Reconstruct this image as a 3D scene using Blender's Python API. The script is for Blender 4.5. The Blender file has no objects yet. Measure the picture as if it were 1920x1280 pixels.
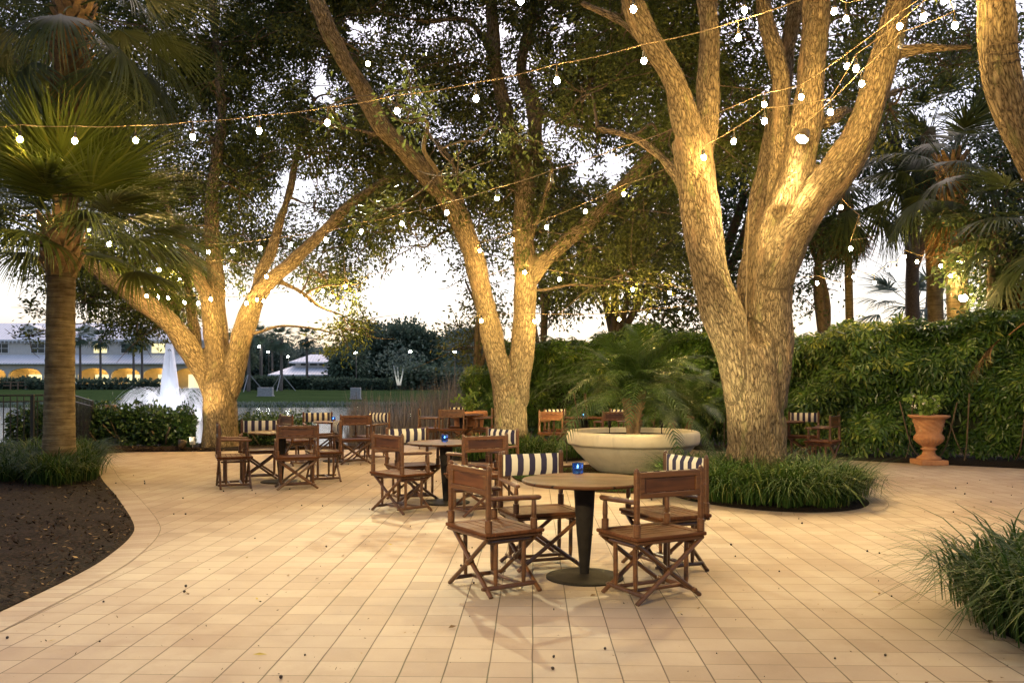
import bpy, bmesh, math, random
import numpy as np
from mathutils import Vector, Matrix
R = math.radians
random.seed(7)
rng = np.random.default_rng(7)
sc = bpy.context.scene
col = sc.collection
EYE, F, CX, HY = 1.48, 1600.0, 960.0, 716.0

def P(px, py, d):
    """point seen at photo pixel (px,py) at distance d along the view axis"""
    return np.array([(px-CX)/F*d, d, EYE-(py-HY)/F*d])

# ------------------------------------------------------------------ mesh builder
class MB:
    def __init__(s):
        s.v=[]; s.q=[]; s.t=[]; s.qm=[]; s.tm=[]; s.n=0; s.qr=[]; s.tr=[]
    def add(s, v, q=None, t=None, m=0, rnd=None):
        v=np.asarray(v,float).reshape(-1,3)
        if q is not None and len(q):
            q=np.asarray(q,int).reshape(-1,4); s.q.append(q+s.n); s.qm.append(np.full(len(q),m))
            s.qr.append(np.full(len(q),0.5) if rnd is None else np.broadcast_to(rnd,(len(q),)))
        if t is not None and len(t):
            t=np.asarray(t,int).reshape(-1,3); s.t.append(t+s.n); s.tm.append(np.full(len(t),m))
            s.tr.append(np.full(len(t),0.5) if rnd is None else np.broadcast_to(rnd,(len(t),)))
        s.v.append(v); s.n+=len(v)
    def box(s, c, size, m=0, rot=None):
        h=np.asarray(size)/2.0
        v=np.array([[x,y,z] for x in(-1,1) for y in(-1,1) for z in(-1,1)],float)*h
        if rot is not None: v=v@np.asarray(rot).T
        v=v+np.asarray(c,float)
        s.add(v,[[0,1,3,2],[4,6,7,5],[0,4,5,1],[2,3,7,6],[0,2,6,4],[1,5,7,3]],m=m)
    def cbox(s, c, size, b=.004, m=0, rot=None):
        """box with chamfered edges"""
        h=np.asarray(size,float)/2.0; b=min(b,h.min()*.8)
        vs=[];idx={}
        for sx in(-1,1):
            for sy in(-1,1):
                for sz in(-1,1):
                    for ax in range(3):
                        p=np.array([sx,sy,sz])*h
                        for k in range(3):
                            if k!=ax: p[k]-=(sx,sy,sz)[k]*b
                        idx[(sx,sy,sz,ax)]=len(vs); vs.append(p)
        Q=[];T=[]
        def face(l):
            pts=[vs[i] for i in l]; c0=np.mean(pts,0)
            nrm=np.cross(pts[1]-pts[0],pts[2]-pts[1])
            if np.dot(nrm,c0)<0: l=l[::-1]
            (Q if len(l)==4 else T).append(l)
        for ax in range(3):
            o=[k for k in range(3) if k!=ax]
            for sg in(-1,1):
                l=[]
                for a,bb in((-1,-1),(1,-1),(1,1),(-1,1)):
                    k=[0,0,0];k[ax]=sg;k[o[0]]=a;k[o[1]]=bb;l.append(idx[(k[0],k[1],k[2],ax)])
                face(l)
        for ax in range(3):
            o=[k for k in range(3) if k!=ax]
            for a in(-1,1):
                for bb in(-1,1):
                    l=[]
                    for sg,f in((-1,o[0]),(1,o[0]),(1,o[1]),(-1,o[1])):
                        k=[0,0,0];k[ax]=sg;k[o[0]]=a;k[o[1]]=bb;l.append(idx[(k[0],k[1],k[2],f)])
                    face(l)
        for sx in(-1,1):
            for sy in(-1,1):
                for sz in(-1,1): face([idx[(sx,sy,sz,a)] for a in range(3)])
        v=np.array(vs)
        if rot is not None: v=v@np.asarray(rot).T
        s.add(v+np.asarray(c,float),Q,T,m=m)
    def tube(s, pts, rad, sides=8, m=0, cap=True, rnd=None):
        pts=np.asarray(pts,float); n=len(pts); rad=np.broadcast_to(np.asarray(rad,float),(n,))
        N,B=frames(pts)
        a=np.linspace(0,2*math.pi,sides,endpoint=False)
        ring=np.cos(a)[None,:,None]*N[:,None,:]+np.sin(a)[None,:,None]*B[:,None,:]
        v=(pts[:,None,:]+ring*rad[:,None,None]).reshape(-1,3)
        i=np.arange(n-1)[:,None]*sides; j=np.arange(sides)[None,:]; j2=(j+1)%sides
        q=np.stack([i+j,i+j2,i+sides+j2,i+sides+j],-1).reshape(-1,4)
        t=[]
        if cap:
            v=np.vstack([v,pts[:1],pts[-1:]]); b0=n*sides; b1=b0+1
            jj=np.arange(sides)
            t=np.vstack([np.stack([np.full(sides,b0),(jj+1)%sides,jj],-1),
                         np.stack([np.full(sides,b1),(n-1)*sides+jj,(n-1)*sides+(jj+1)%sides],-1)])
        s.add(v,q,t,m=m,rnd=rnd)
    def lathe(s, prof, sides=48, m=0, c=(0,0,0), mod=None):
        prof=np.asarray(prof,float); n=len(prof)
        a=np.linspace(0,2*math.pi,sides,endpoint=False)
        r=prof[:,0][:,None]*np.ones(sides)[None]
        if mod is not None: r=r+mod(a[None,:],prof[:,1][:,None])*(prof[:,0][:,None]>.02)
        v=np.stack([r*np.cos(a),r*np.sin(a),np.repeat(prof[:,1][:,None],sides,1)],-1).reshape(-1,3)+np.asarray(c)
        i=np.arange(n-1)[:,None]*sides; j=np.arange(sides)[None,:]; j2=(j+1)%sides
        s.add(v,np.stack([i+j,i+j2,i+sides+j2,i+sides+j],-1).reshape(-1,4),m=m)
    def build(s, name, mats, parent=None, smooth=False, loc=None):
        me=bpy.data.meshes.new(name)
        v=np.vstack(s.v) if s.v else np.zeros((0,3))
        q=np.vstack(s.q) if s.q else np.zeros((0,4),int); t=np.vstack(s.t) if s.t else np.zeros((0,3),int)
        me.vertices.add(len(v)); me.vertices.foreach_set('co',v.astype(np.float32).ravel())
        nl=q.size+t.size; me.loops.add(nl); me.loops.foreach_set('vertex_index',np.concatenate([q.ravel(),t.ravel()]).astype(np.int32))
        me.polygons.add(len(q)+len(t))
        ls=np.concatenate([np.arange(len(q))*4, q.size+np.arange(len(t))*3]).astype(np.int32)
        me.polygons.foreach_set('loop_start',ls)
        mi=np.concatenate(s.qm+s.tm) if (s.qm or s.tm) else np.zeros(0)
        if not isinstance(mats,(list,tuple)): mats=[mats]
        for mm in mats: me.materials.append(mm)
        me.polygons.foreach_set('material_index',mi.astype(np.int32))
        me.update(calc_edges=True)
        if smooth: me.shade_smooth()
        else: me.shade_flat()
        at=me.attributes.new('rnd','FLOAT','FACE')
        at.data.foreach_set('value',np.concatenate(s.qr+s.tr).astype(np.float32))
        o=bpy.data.objects.new(name,me); col.objects.link(o)
        if parent: o.parent=parent
        if loc is not None: o.location=loc
        return o

def frames(pts):
    n=len(pts); T=np.gradient(pts,axis=0); T/=np.linalg.norm(T,axis=1)[:,None]+1e-9
    N=np.zeros_like(T); ref=np.array([1,0,0.]) if abs(T[0,0])<.8 else np.array([0,1,0.])
    x=ref-T[0]*T[0].dot(ref); N[0]=x/np.linalg.norm(x)
    for i in range(1,n):
        x=N[i-1]-T[i]*T[i].dot(N[i-1]); N[i]=x/(np.linalg.norm(x)+1e-9)
    return N,np.cross(T,N)

def catmull(pts, sub=6):
    p=np.asarray(pts,float)
    if len(p)<3:
        return np.array([p[0]+(p[-1]-p[0])*k for k in np.linspace(0,1,sub+1)])
    q=np.vstack([2*p[0]-p[1],p,2*p[-1]-p[-2]]); out=[]
    for i in range(1,len(q)-2):
        for k in range(sub):
            t=k/sub
            out.append(.5*((2*q[i])+(-q[i-1]+q[i+1])*t+(2*q[i-1]-5*q[i]+4*q[i+1]-q[i+2])*t*t+(-q[i-1]+3*q[i]-3*q[i+1]+q[i+2])*t**3))
    out.append(p[-1]); return np.array(out)

def tag(o, label, cat, group=None, kind=None):
    o['label']=label; o['category']=cat
    if group: o['group']=group
    if kind: o['kind']=kind
    return o
def empty(name, loc=(0,0,0), rz=0):
    o=bpy.data.objects.new(name,None); col.objects.link(o); o.empty_display_size=.2
    o.location=loc; o.rotation_euler=(0,0,rz); return o
def copy_tree(o, parent=None):
    c=o.copy(); col.objects.link(c)
    if parent: c.parent=parent
    for ch in list(o.children): copy_tree(ch,c)
    return c
def structure(o,label,cat): return tag(o,label,cat,kind='structure')

# ------------------------------------------------------------------ materials
class NT:
    def __init__(s,name):
        s.m=bpy.data.materials.new(name); s.m.use_nodes=True; s.t=s.m.node_tree; s.t.nodes.clear()
        s.out=s.n('ShaderNodeOutputMaterial')
    def n(s,typ,**kw):
        x=s.t.nodes.new(typ)
        for k,v in kw.items(): setattr(x,k,v)
        return x
    def l(s,a,b): s.t.links.new(a,b)
    def inp(s,node,**kw):
        for k,v in kw.items():
            i=node.inputs[k.replace('_',' ')]
            if hasattr(v,'is_output'): s.l(v,i)
            else: i.default_value=v
        return node
    def math(s,op,a,b=None,c=None):
        x=s.n('ShaderNodeMath',operation=op)
        for i,v in enumerate((a,b,c)):
            if v is None: continue
            if hasattr(v,'is_output'): s.l(v,x.inputs[i])
            else: x.inputs[i].default_value=v
        return x.outputs[0]
    def ramp(s,fac,stops,interp='LINEAR'):
        x=s.n('ShaderNodeValToRGB'); x.color_ramp.interpolation=interp
        e=x.color_ramp.elements
        while len(e)<len(stops): e.new(.5)
        for i,(p,c) in enumerate(stops):
            e[i].position=p; e[i].color=(c[0],c[1],c[2],1)
        s.l(fac,x.inputs[0]); return x.outputs[0]
    def mix(s,fac,a,b,mode='MIX'):
        x=s.n('ShaderNodeMix',data_type='RGBA',blend_type=mode)
        for sock,v in ((x.inputs[0],fac),(x.inputs[6],a),(x.inputs[7],b)):
            if hasattr(v,'is_output'): s.l(v,sock)
            else: sock.default_value=(v[0],v[1],v[2],1) if isinstance(v,(tuple,list)) else v
        return x.outputs[2]
    def obj(s): return s.n('ShaderNodeTexCoord').outputs['Object']
    def mapping(s,vec,scale=(1,1,1),rot=(0,0,0),loc=(0,0,0)):
        x=s.n('ShaderNodeMapping'); s.l(vec,x.inputs[0]); x.inputs['Scale'].default_value=scale; x.inputs['Rotation'].default_value=rot; x.inputs['Location'].default_value=loc
        return x.outputs[0]
    def noise(s,vec,scale,detail=4,rough=.55,dist=0):
        x=s.n('ShaderNodeTexNoise'); 
        if vec is not None: s.l(vec,x.inputs['Vector'])
        x.inputs['Scale'].default_value=scale; x.inputs['Detail'].default_value=detail; x.inputs['Roughness'].default_value=rough; x.inputs['Distortion'].default_value=dist
        return x.outputs[0]
    def voro(s,vec,scale,feature='F1',out='Distance',rand=1):
        x=s.n('ShaderNodeTexVoronoi',feature=feature); s.l(vec,x.inputs['Vector']); x.inputs['Scale'].default_value=scale; x.inputs['Randomness'].default_value=rand
        return x.outputs[out]
    def bump(s,h,strength=.5,dist=.02):
        x=s.n('ShaderNodeBump'); x.inputs['Strength'].default_value=strength; x.inputs['Distance'].default_value=dist; s.l(h,x.inputs['Height']); return x.outputs[0]
    def pbr(s,color,rough=.6,normal=None,metal=0,spec=.5,coat=0):
        x=s.n('ShaderNodeBsdfPrincipled')
        for k,v in (('Base Color',color),('Roughness',rough),('Metallic',metal),('Specular IOR Level',spec),('Coat Weight',coat)):
            if hasattr(v,'is_output'): s.l(v,x.inputs[k])
            else: x.inputs[k].default_value=(v[0],v[1],v[2],1) if isinstance(v,(tuple,list)) else v
        if normal is not None: s.l(normal,x.inputs['Normal'])
        return x.outputs[0]
    def done(s,shader): s.l(shader,s.out.inputs[0]); return s.m

def plain(name,c,rough=.6,metal=0,var=.25,scale=8,bump=.15):
    t=NT(name); o=t.obj(); n=t.noise(o,scale,5)
    lo=tuple(k*(1-var) for k in c); hi=tuple(min(1,k*(1+var)) for k in c)
    return t.done(t.pbr(t.ramp(n,[(.3,lo),(.7,hi)]),rough,t.bump(n,bump,.01),metal))
def emit(name,c,strength):
    t=NT(name); e=t.n('ShaderNodeEmission'); e.inputs[0].default_value=(*c,1); e.inputs[1].default_value=strength
    return t.done(e.outputs[0])
def leafmat(name,a,b,c=None,trans=.3,rough=.45,spec=.4):
    t=NT(name); at=t.n('ShaderNodeAttribute',attribute_name='rnd')
    st=[(0,a),(.75,b)]+([(1,c)] if c else [])
    cc=t.ramp(at.outputs['Fac'],st)
    p=t.pbr(cc,rough,spec=spec)
    tr=t.n('ShaderNodeBsdfTranslucent'); t.l(cc,tr.inputs[0])
    mx=t.n('ShaderNodeMixShader'); mx.inputs[0].default_value=trans; t.l(p,mx.inputs[1]); t.l(tr.outputs[0],mx.inputs[2])
    return t.done(mx.outputs[0])

def wood_mat(name,dark,light,rough=.32,axis=0,scale=1.0,coat=.15):
    t=NT(name); o=t.obj()
    sc_=[14,14,14]; sc_[axis]=1.2
    m=t.mapping(o,tuple(k*scale for k in sc_))
    n=t.noise(m,2.2,6,.6,.6); n2=t.noise(o,5,3)
    f=t.math('ADD',t.math('MULTIPLY',n,.75),t.math('MULTIPLY',n2,.25))
    oi=t.n('ShaderNodeObjectInfo')
    c=t.ramp(f,[(.3,dark),(.52,tuple((a+b)/2 for a,b in zip(dark,light))),(.72,light)])
    c=t.mix(1.0,c,t.ramp(oi.outputs['Random'],[(0,(.72,.72,.72)),(1,(1.25,1.22,1.2))]),'MULTIPLY')
    rr=t.math('ADD',rough-.08,t.math('MULTIPLY',n2,.2))
    return t.done(t.pbr(c,rr,t.bump(n,.25,.003),coat=coat))

M={}
M['wood']=wood_mat('teak_wood',(.042,.017,.007),(.16,.067,.024))
M['woodpanel']=wood_mat('dark_teak_panel',(.035,.013,.006),(.14,.05,.018))
def seat_mat():
    t=NT('teak_seat_slats'); o=t.obj(); m=t.mapping(o,(1.5,16,16)); n=t.noise(m,2.5,6,.6,.5); n2=t.noise(o,6,3)
    c=t.ramp(t.math('ADD',t.math('MULTIPLY',n,.7),t.math('MULTIPLY',n2,.3)),[(.3,(.04,.015,.007)),(.7,(.15,.058,.025))])
    return t.done(t.pbr(c,t.math('ADD',.42,t.math('MULTIPLY',n2,.25)),t.bump(n,.2,.002),coat=.0,spec=.08))
M['seat']=seat_mat()
def top_mat():
    t=NT('varnished_plank_tabletop'); o=t.obj(); sx=t.n('ShaderNodeSeparateXYZ'); t.l(o,sx.inputs[0])
    y=t.math('DIVIDE',sx.outputs[1],.105); fy=t.math('FRACT',y); ce=t.math('FLOOR',y)
    wn=t.n('ShaderNodeTexWhiteNoise',noise_dimensions='1D'); t.l(ce,wn.inputs['W'])
    m=t.mapping(o,(1.6,18,18)); n=t.noise(m,2.3,6,.6,.6); n2=t.noise(o,4,3)
    f=t.math('ADD',t.math('ADD',t.math('MULTIPLY',n,.5),t.math('MULTIPLY',wn.outputs[0],.40)),t.math('MULTIPLY',n2,.15))
    c=t.ramp(f,[(.25,(.035,.014,.006)),(.75,(.135,.058,.025))])
    d=t.math('ABSOLUTE',t.math('SUBTRACT',fy,.5)); gap=t.math('GREATER_THAN',d,.460)
    c2=t.mix(gap,c,(.012,.006,.004))
    h=t.math('ADD',t.math('MULTIPLY',gap,-1),t.math('MULTIPLY',n,.06))
    return t.done(t.pbr(c2,t.math('ADD',.36,t.math('MULTIPLY',n2,.30)),t.bump(h,.6,.005),coat=.0,spec=.10))
M['tabletop']=top_mat()
def stripe_mat():
    t=NT('navy_cream_stripe_canvas'); o=t.obj(); sx=t.n('ShaderNodeSeparateXYZ'); t.l(o,sx.inputs[0])
    f=t.math('FRACT',t.math('ADD',t.math('DIVIDE',sx.outputs[0],.104),.25+10)); g=t.math('GREATER_THAN',f,.5)
    n=t.noise(o,240,2); n2=t.noise(o,9,3)
    c=t.mix(g,(.012,.011,.05),(.72,.66,.52)); c=t.mix(t.math('MULTIPLY',n2,.25),c,(.2,.17,.14))
    return t.done(t.pbr(c,.9,t.bump(t.math('ADD',n,t.math('MULTIPLY',n2,2)),.25,.003),spec=.15))
M['stripe']=stripe_mat()
M['iron']=plain('black_cast_iron',(.016,.013,.011),.62,0,.3,14,.3)
for _n in M['iron'].node_tree.nodes:
    if _n.type=='BSDF_PRINCIPLED': _n.inputs['Specular IOR Level'].default_value=.12
M['fence']=plain('black_painted_metal',(.012,.012,.012),.45,.2)
M['socket']=plain('black_rubber_socket',(.02,.018,.015),.6)
def gl(name,c):
    t=NT(name); p=t.n('ShaderNodeBsdfPrincipled'); p.inputs['Base Color'].default_value=(*c,1); p.inputs['Transmission Weight'].default_value=.9; p.inputs['Roughness'].default_value=.12
    return t.done(p.outputs[0])
M['blueglass']=gl('blue_votive_glass',(.05,.22,.9)); M['clearglass']=gl('clear_bulb_glass',(.9,.88,.8))
M['flame']=emit('candle_flame',(1,.78,.45),30)
M['wax']=plain('candle_wax',(.75,.72,.62),.5)
M['bulb']=emit('lit_filament_bulb',(1,.65,.20),460)
M['lens']=emit('lit_lamp_lens',(1,.84,.5),60)
M['coollens']=emit('lit_cool_flood_lens',(.9,1,.85),60)
M['winwarm']=emit('lit_warm_window',(1,.86,.42),.8)
M['wire']=plain('tan_wire',(.16,.11,.06),.6)
M['bronze']=plain('bronze_fixture',(.06,.045,.03),.45,.5)

def bark(name,dark,mid,light,scale=17,strength=.9,lichen=True,attr=True,dist=.03):
    t=NT(name)
    v=t.n('ShaderNodeAttribute',attribute_name='bark_co').outputs['Vector'] if attr else t.mapping(t.obj(),(1,1,.3))
    nz=t.n('ShaderNodeTexNoise'); t.l(v,nz.inputs['Vector']); nz.inputs['Scale'].default_value=7; nz.inputs['Detail'].default_value=4
    vm=t.n('ShaderNodeVectorMath',operation='MULTIPLY_ADD'); t.l(nz.outputs['Color'],vm.inputs[0]); vm.inputs[1].default_value=(.13,.13,.10); t.l(v,vm.inputs[2])
    e=t.voro(vm.outputs[0],scale,'DISTANCE_TO_EDGE'); e2=t.voro(vm.outputs[0],scale*2.3,'DISTANCE_TO_EDGE')
    n=t.noise(v,scale*2.5,6,.65); big=t.noise(v,2.2,3)
    h=t.math('ADD',t.math('MULTIPLY',t.math('MINIMUM',e,.42),1.3),t.math('ADD',t.math('MULTIPLY',t.math('MINIMUM',e2,.25),.7),t.math('MULTIPLY',n,.62)))
    c=t.ramp(t.math('MULTIPLY',h,.95),[(.30,dark),(.54,mid),(.98,light)])
    c=t.mix(t.math('MULTIPLY',t.ramp(big,[(.4,(0,0,0)),(.7,(1,1,1))]),.35),c,tuple(k*.55 for k in mid))
    if lichen:
        ln=t.noise(v,5.5,5,.7); lf=t.ramp(ln,[(.58,(0,0,0)),(.68,(1,1,1))])
        c=t.mix(t.math('MULTIPLY',lf,.6),c,(.21,.21,.085))
        kn=t.ramp(t.voro(v,1.55),[(.05,(1,1,1)),(.13,(0,0,0))]); c=t.mix(t.math('MULTIPLY',kn,.75),c,(.05,.034,.02)); h=t.math('SUBTRACT',h,t.math('MULTIPLY',kn,.8))
        pl=t.ramp(t.noise(v,3.1,4,.6),[(.60,(0,0,0)),(.66,(1,1,1))]); c=t.mix(t.math('MULTIPLY',pl,.45),c,(.40,.26,.15))
    return t.done(t.pbr(c,.9,t.bump(h,strength,dist),spec=.2))
M['oakbark']=bark('oak_bark',(.030,.021,.013),(.215,.158,.095),(.43,.335,.21),scale=27,strength=1.0,dist=.04)
M['twig']=plain('twig_bark',(.10,.07,.045),.9,0,.4,20,.5)
M['palmbark']=None
def palmbark():
    t=NT('cabbage_palm_bark'); o=t.obj(); w=t.mapping(o,(1.3,1.3,16)); n=t.noise(w,1.6,6,.65,.4); n2=t.noise(o,7,5)
    f=t.math('ADD',t.math('MULTIPLY',n,.6),t.math('MULTIPLY',n2,.4))
    return t.done(t.pbr(t.ramp(f,[(.32,(.055,.04,.022)),(.5,(.17,.125,.07)),(.68,(.30,.235,.13))]),.9,t.bump(n,.9,.03),spec=.15))
M['palmbark']=palmbark()
M['boot']=plain('palm_boot',(.25,.155,.075),.85,0,.45,12,.6)
M['oakleaf']=leafmat('oak_leaf',(.040,.054,.014),(.115,.142,.034),(.21,.205,.06),.4,.5,.25)
M['oakleaf_b']=leafmat('laurel_oak_leaf',(.042,.052,.015),(.115,.130,.034),(.21,.19,.055),.4,.5,.25)
M['darkleaf']=leafmat('background_leaf',(.022,.038,.016),(.065,.098,.032),(.13,.155,.05),.25,.55,.25)
M['hedgeleaf']=leafmat('hedge_leaf',(.022,.055,.009),(.085,.155,.024),(.24,.28,.05),.25,.3,.45)
M['lowleaf']=leafmat('low_hedge_leaf',(.020,.045,.012),(.05,.10,.025),(.13,.18,.045),.25,.32,.45)
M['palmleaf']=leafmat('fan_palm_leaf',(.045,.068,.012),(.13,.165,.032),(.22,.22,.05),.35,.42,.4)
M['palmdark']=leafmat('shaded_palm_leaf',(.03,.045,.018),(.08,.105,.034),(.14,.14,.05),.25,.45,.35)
M['deadleaf']=leafmat('dead_palm_leaf',(.13,.065,.028),(.26,.14,.06),(.36,.22,.10),.2,.8,.1)
M['dateleaf']=leafmat('date_palm_leaf',(.03,.06,.014),(.075,.13,.03),(.18,.19,.05),.3,.35,.5)
M['grass']=leafmat('border_grass_blade',(.016,.040,.008),(.048,.098,.018),(.16,.17,.045),.25,.5,.14)
M['farleaf']=leafmat('far_tree_leaf',(.055,.085,.060),(.12,.17,.115),(.20,.25,.17),.3,.7,.1)  # paler leaf colour stands in for distance haze
M['farleaf_b']=leafmat('far_grey_tree_leaf',(.09,.125,.11),(.17,.22,.18),(.25,.30,.24),.3,.7,.1)  # distance haze put into this paler, greyer leaf colour too
M['reed']=leafmat('dry_reed',(.11,.095,.09),(.22,.19,.175),(.33,.28,.25),.2,.8,.1)
M['lawnleaf']=leafmat('turf_blade',(.02,.06,.010),(.06,.15,.02),(.10,.20,.035),.25,.5,.2)
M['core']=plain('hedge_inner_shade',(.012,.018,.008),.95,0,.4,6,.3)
M['urnleaf']=leafmat('urn_plant_leaf',(.10,.17,.03),(.20,.30,.06),(.30,.38,.10),.3,.4,.3)
M['petal']=plain('white_petal',(.8,.76,.7),.6)

def paver_mat(name,rot,size,border=False):
    t=NT(name); o=t.obj(); m=t.mapping(o,(1,1,1),(0,0,rot)) if not border else t.n('ShaderNodeUVMap').outputs[0]
    # slight wobble so that the courses are hand laid
    wob=t.n('ShaderNodeTexNoise'); t.l(m,wob.inputs['Vector']); wob.inputs['Scale'].default_value=1.7
    vm=t.n('ShaderNodeVectorMath',operation='MULTIPLY_ADD'); t.l(wob.outputs['Color'],vm.inputs[0]); vm.inputs[1].default_value=(.009,.009,0); t.l(m,vm.inputs[2])
    sx=t.n('ShaderNodeSeparateXYZ'); t.l(vm.outputs[0],sx.inputs[0])
    X=t.math('DIVIDE',sx.outputs[0],size[0]); Y=t.math('DIVIDE',sx.outputs[1],size[1])
    fx=t.math('FLOOR',X)
    if not border:
        wl=t.n('ShaderNodeTexWhiteNoise',noise_dimensions='1D'); t.l(fx,wl.inputs['W'])
        Y=t.math('ADD',Y,t.math('MULTIPLY',t.math('GREATER_THAN',wl.outputs[0],.78),t.math('MULTIPLY',wl.outputs[0],.16)))
    fy=t.math('FLOOR',Y)
    dx=t.math('SUBTRACT',.5,t.math('ABSOLUTE',t.math('SUBTRACT',t.math('FRACT',X),.5))); dy=t.math('SUBTRACT',.5,t.math('ABSOLUTE',t.math('SUBTRACT',t.math('FRACT',Y),.5)))
    nj=t.noise(o,3.0,3); wj=t.math('ADD',.011,t.math('MULTIPLY',nj,.022)); wj2=t.math('MULTIPLY',wj,.68)
    jx=t.n('ShaderNodeMapRange'); t.l(dx,jx.inputs[0]); t.l(wj,jx.inputs[2]); jx.inputs[1].default_value=0.004
    jy=t.n('ShaderNodeMapRange'); t.l(dy,jy.inputs[0]); t.l(wj2,jy.inputs[2]); jy.inputs[1].default_value=0.002
    j=t.math('MINIMUM',jx.outputs[0],jy.outputs[0])     # 0 in the joint, 1 on the brick
    cmb=t.n('ShaderNodeCombineXYZ'); t.l(fx,cmb.inputs[0]); t.l(fy,cmb.inputs[1])
    wn=t.n('ShaderNodeTexWhiteNoise',noise_dimensions='2D'); t.l(cmb.outputs[0],wn.inputs['Vector'])
    big=t.noise(o,.55,4); fine=t.noise(o,85,4,.7); mid=t.noise(o,6,5,.6)
    f=t.math('ADD',t.math('ADD',t.math('MULTIPLY',wn.outputs[0],.17),t.math('MULTIPLY',big,.58)),t.math('ADD',t.math('MULTIPLY',mid,.22),t.math('MULTIPLY',fine,.13)))
    c=t.ramp(f,[(.30,(.255,.185,.135)),(.52,(.37,.285,.210)),(.76,(.46,.38,.285))])
    st=t.ramp(t.noise(o,1.3,7,.72),[(.52,(0,0,0)),(.68,(1,1,1))]); c=t.mix(t.math('MULTIPLY',st,.42),c,(.27,.19,.13))
    sp=t.ramp(t.voro(o,42),[(.03,(1,1,1)),(.07,(0,0,0))]); c=t.mix(t.math('MULTIPLY',sp,.5),c,(.72,.62,.48))
    moss=t.ramp(t.noise(o,.9,3),[(.45,(.085,.055,.035)),(.65,(.075,.075,.03))])
    c=t.mix(j,moss,c)
    h=t.math('ADD',j,t.math('ADD',t.math('MULTIPLY',fine,.10),t.math('MULTIPLY',wn.outputs[0],.18)))
    return t.done(t.pbr(c,t.math('ADD',.62,t.math('MULTIPLY',mid,.25)),t.bump(h,.55,.006),spec=.3))
M['paver']=paver_mat('clay_paver',R(1.43),(.2255,.2255))
M['paverborder']=paver_mat('clay_paver_border',0,(.115,.30),True)
def mulch_mat():
    t=NT('dark_mulch'); o=t.obj(); v=t.voro(t.mapping(o,(1,1.6,1)),38,'F1','Color'); n=t.noise(o,30,6,.7); s=t.n('ShaderNodeSeparateColor'); t.l(v,s.inputs[0])
    f=t.math('ADD',t.math('MULTIPLY',s.outputs[0],.6),t.math('MULTIPLY',n,.4))
    c=t.ramp(f,[(.2,(.005,.0035,.0028)),(.6,(.019,.012,.008)),(.85,(.05,.03,.019))])
    return t.done(t.pbr(c,.95,t.bump(f,1,.03),spec=.15))
M['mulch']=mulch_mat()
M['chip']=leafmat('mulch_chip',(.010,.006,.004),(.07,.04,.022),(.45,.30,.13),.05,.85,.15)
def ground_mat():
    t=NT('lawn_and_soil'); o=t.obj(); n=t.noise(o,.25,5); n2=t.noise(o,14,4); sx=t.n('ShaderNodeSeparateXYZ'); t.l(o,sx.inputs[0])
    g=t.ramp(t.math('ADD',t.math('MULTIPLY',n,.6),t.math('MULTIPLY',n2,.4)),[(.3,(.020,.038,.014)),(.55,(.038,.064,.024)),(.75,(.058,.084,.036))])
    soil=t.ramp(n2,[(.3,(.018,.011,.008)),(.7,(.06,.038,.025))])
    mk=t.n('ShaderNodeMapRange'); t.l(t.math('ADD',sx.outputs[1],t.math('MULTIPLY',n,3)),mk.inputs[0]); mk.inputs[1].default_value=35; mk.inputs[2].default_value=36.5
    return t.done(t.pbr(t.mix(mk.outputs[0],soil,g),1.0,t.bump(n2,.6,.05),spec=.0))
M['ground']=ground_mat()
def water_mat():
    t=NT('lake_water'); o=t.obj(); a=t.noise(t.mapping(o,(.5,1.6,1)),1.6,4,.6,.3); b=t.noise(t.mapping(o,(1,2.2,1)),7,2)
    h=t.math('ADD',a,t.math('MULTIPLY',b,.25))
    return t.done(t.pbr((.012,.018,.017),.04,t.bump(h,.24,.10),spec=.6))
M['water']=water_mat()
def concrete_mat():
    t=NT('cream_cast_stone'); o=t.obj(); n=t.noise(o,4,6,.65); st=t.noise(t.mapping(o,(6,6,.7)),1.4,5,.65); f=t.noise(o,90,3)
    c=t.ramp(n,[(.3,(.64,.54,.38)),(.7,(.76,.66,.49))]); c=t.mix(t.math('MULTIPLY',t.ramp(st,[(.55,(0,0,0)),(.75,(1,1,1))]),.3),c,(.30,.26,.18))
    sx=t.n('ShaderNodeSeparateXYZ'); t.l(o,sx.inputs[0]); low=t.n('ShaderNodeMapRange'); t.l(t.math('ADD',sx.outputs[2],t.math('MULTIPLY',n,.25)),low.inputs[0]); low.inputs[1].default_value=.30; low.inputs[2].default_value=.05
    c=t.mix(t.math('MULTIPLY',low.outputs[0],.35),c,(.17,.18,.08))
    return t.done(t.pbr(c,.7,t.bump(f,.2,.004)))
M['planter']=concrete_mat()
def terracotta_mat():
    t=NT('weathered_terracotta'); o=t.obj(); n=t.noise(o,9,6,.7); n2=t.noise(o,3,4)
    c=t.ramp(n,[(.3,(.30,.10,.035)),(.6,(.42,.19,.085)),(.8,(.50,.37,.25))]); c=t.mix(t.math('MULTIPLY',n2,.3),c,(.30,.22,.15))
    return t.done(t.pbr(c,.85,t.bump(n,.5,.012)))
M['terracotta']=terracotta_mat()
M['stucco']=plain('grey_beige_stucco',(.62,.58,.53),.85,0,.08,2,.1)
M['trim']=plain('white_trim',(.72,.71,.70),.6,0,.05)
M['arcadewall']=plain('yellow_stucco',(.62,.45,.20),.85,0,.08,2,.1)
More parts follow.
